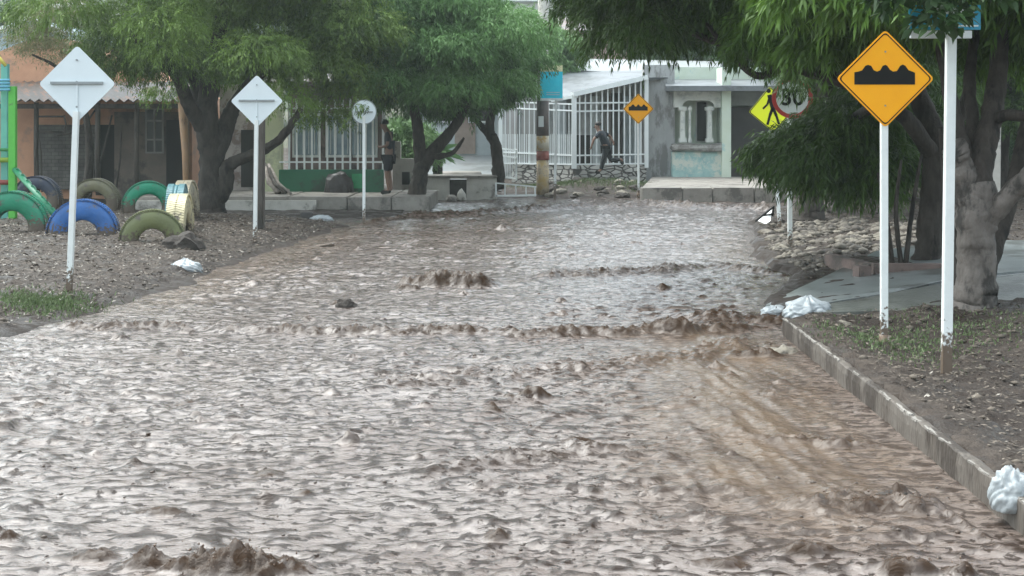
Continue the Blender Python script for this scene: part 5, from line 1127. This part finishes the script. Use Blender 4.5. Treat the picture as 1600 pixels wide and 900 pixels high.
pebbles('floating_debris', _x, _y, _zw-.002, _gd, .003, .017, mat('soaked_debris', (.022,.015,.011), (.05,.034,.024), 8, .35, 0, attr=('tone', (.07,.045,.03))))
def grass(name, cx, cy, rx, ry, n, h, m, seed):
    g = np.random.default_rng(seed); x = cx+g.normal(size=n)*rx*.5; y = cy+g.normal(size=n)*ry*.5; z = ground(x, y)
    hh = h*g.uniform(.4, 1.2, n); a = g.uniform(0, 6.28, n); c = np.stack([x,y,z], 1)
    w_ = np.stack([np.cos(a), np.sin(a), 0*a], 1)*.006; tip = c+np.stack([g.normal(size=n)*.5*hh, g.normal(size=n)*.5*hh, hh], 1)
    mid = (c+tip)/2+np.stack([0*a,0*a,hh*.15],1)
    co = np.stack([c-w_, c+w_, mid+w_*.7, tip, mid-w_*.7], 1).reshape(-1,3)
    o = npmesh(name, co, np.arange(5*n).reshape(-1,5), m, attrs={'tone': np.repeat(g.random(n), 5)}); tag(o, kind='stuff'); return o
M_gr = leafmat('short_grass', (.06,.085,.035), (.15,.21,.09), .2)
grass('grass', -5.0, 15.0, .55, .7, 2600, .05, M_gr, 1); grass('grass', 3.3, 12.2, .6, 1.0, 1500, .035, M_gr, 2); grass('grass', 4.1, 12.9, .9, 1.0, 900, .035, M_gr, 3)
grass('grass', 1.6, 41.2, 1.6, 1.0, 2200, .10, M_gr, 4); grass('grass', 3.9, 40.6, 1.4, .8, 900, .12, M_gr, 5)
# ------------------------------------------------------------ light, air, camera
w = bpy.data.worlds.new('World'); S.world = w; w.use_nodes = True
nt = w.node_tree; N = nt.nodes; L = nt.links; bg = N['Background']
sky = N.new('ShaderNodeTexSky'); sky.sky_type = 'NISHITA'; sky.sun_disc = False
SE, SA = math.radians(62), math.radians(-58)     # high veiled sun on the left
sky.sun_elevation = SE; sky.sun_rotation = SA; sky.air_density = 1.0; sky.dust_density = 3.0
hs = N.new('ShaderNodeHueSaturation'); hs.inputs['Saturation'].default_value = .30; L.new(sky.outputs[0], hs.inputs['Color'])
tn = N.new('ShaderNodeMix'); tn.data_type = 'RGBA'; tn.blend_type = 'MULTIPLY'; tn.inputs[0].default_value = 1; tn.inputs[7].default_value = (.93, 1, .99, 1); L.new(hs.outputs[0], tn.inputs[6]); L.new(tn.outputs[2], bg.inputs[0]); bg.inputs[1].default_value = .15
sl = bpy.data.lights.new('sun', 'SUN'); sl.energy = .6; sl.angle = math.radians(70); sl.color = (1, .96, .9)
so = bpy.data.objects.new('sun', sl); COL.objects.link(so)
# direction to the sun matches the sky: rotation measured from +Y
dv = Vector((math.sin(SA)*math.cos(SE), math.cos(SA)*math.cos(SE), math.sin(SE)))
so.rotation_euler = dv.to_track_quat('Z', 'Y').to_euler(); so.location = (0, 0, 20)
hz = MB().box((0, 125, 24.0), (420, 300, 53)); mh = bpy.data.materials.new('rain_haze'); mh.use_nodes = True
nt = mh.node_tree; nt.nodes.clear(); ou = nt.nodes.new('ShaderNodeOutputMaterial'); pv = nt.nodes.new('ShaderNodeVolumePrincipled')
pv.inputs['Color'].default_value = (.82, .92, .90, 1); pv.inputs['Density'].default_value = .0009; pv.inputs['Anisotropy'].default_value = .2
nt.links.new(pv.outputs[0], ou.inputs['Volume'])
ho = hz.build('haze', mh); tag(ho, kind='stuff')
cd = bpy.data.cameras.new('camera'); cam = bpy.data.objects.new('camera', cd); COL.objects.link(cam)
cam.location = (0, 0, CZ); cam.rotation_euler = (math.radians(90), 0, 0)
cd.sensor_width = 36; cd.lens = F/1600*36; cd.shift_y = -(450-HY)/1600; cd.clip_end = 600; cd.clip_start = .1
S.camera = cam
S.view_settings.view_transform = 'Standard'; S.view_settings.look = 'None'; S.view_settings.exposure = 1.85; S.view_settings.gamma = 1
S.cycles.max_bounces = 5; S.cycles.diffuse_bounces = 3; S.cycles.glossy_bounces = 3; S.cycles.transmission_bounces = 3; S.cycles.volume_bounces = 0
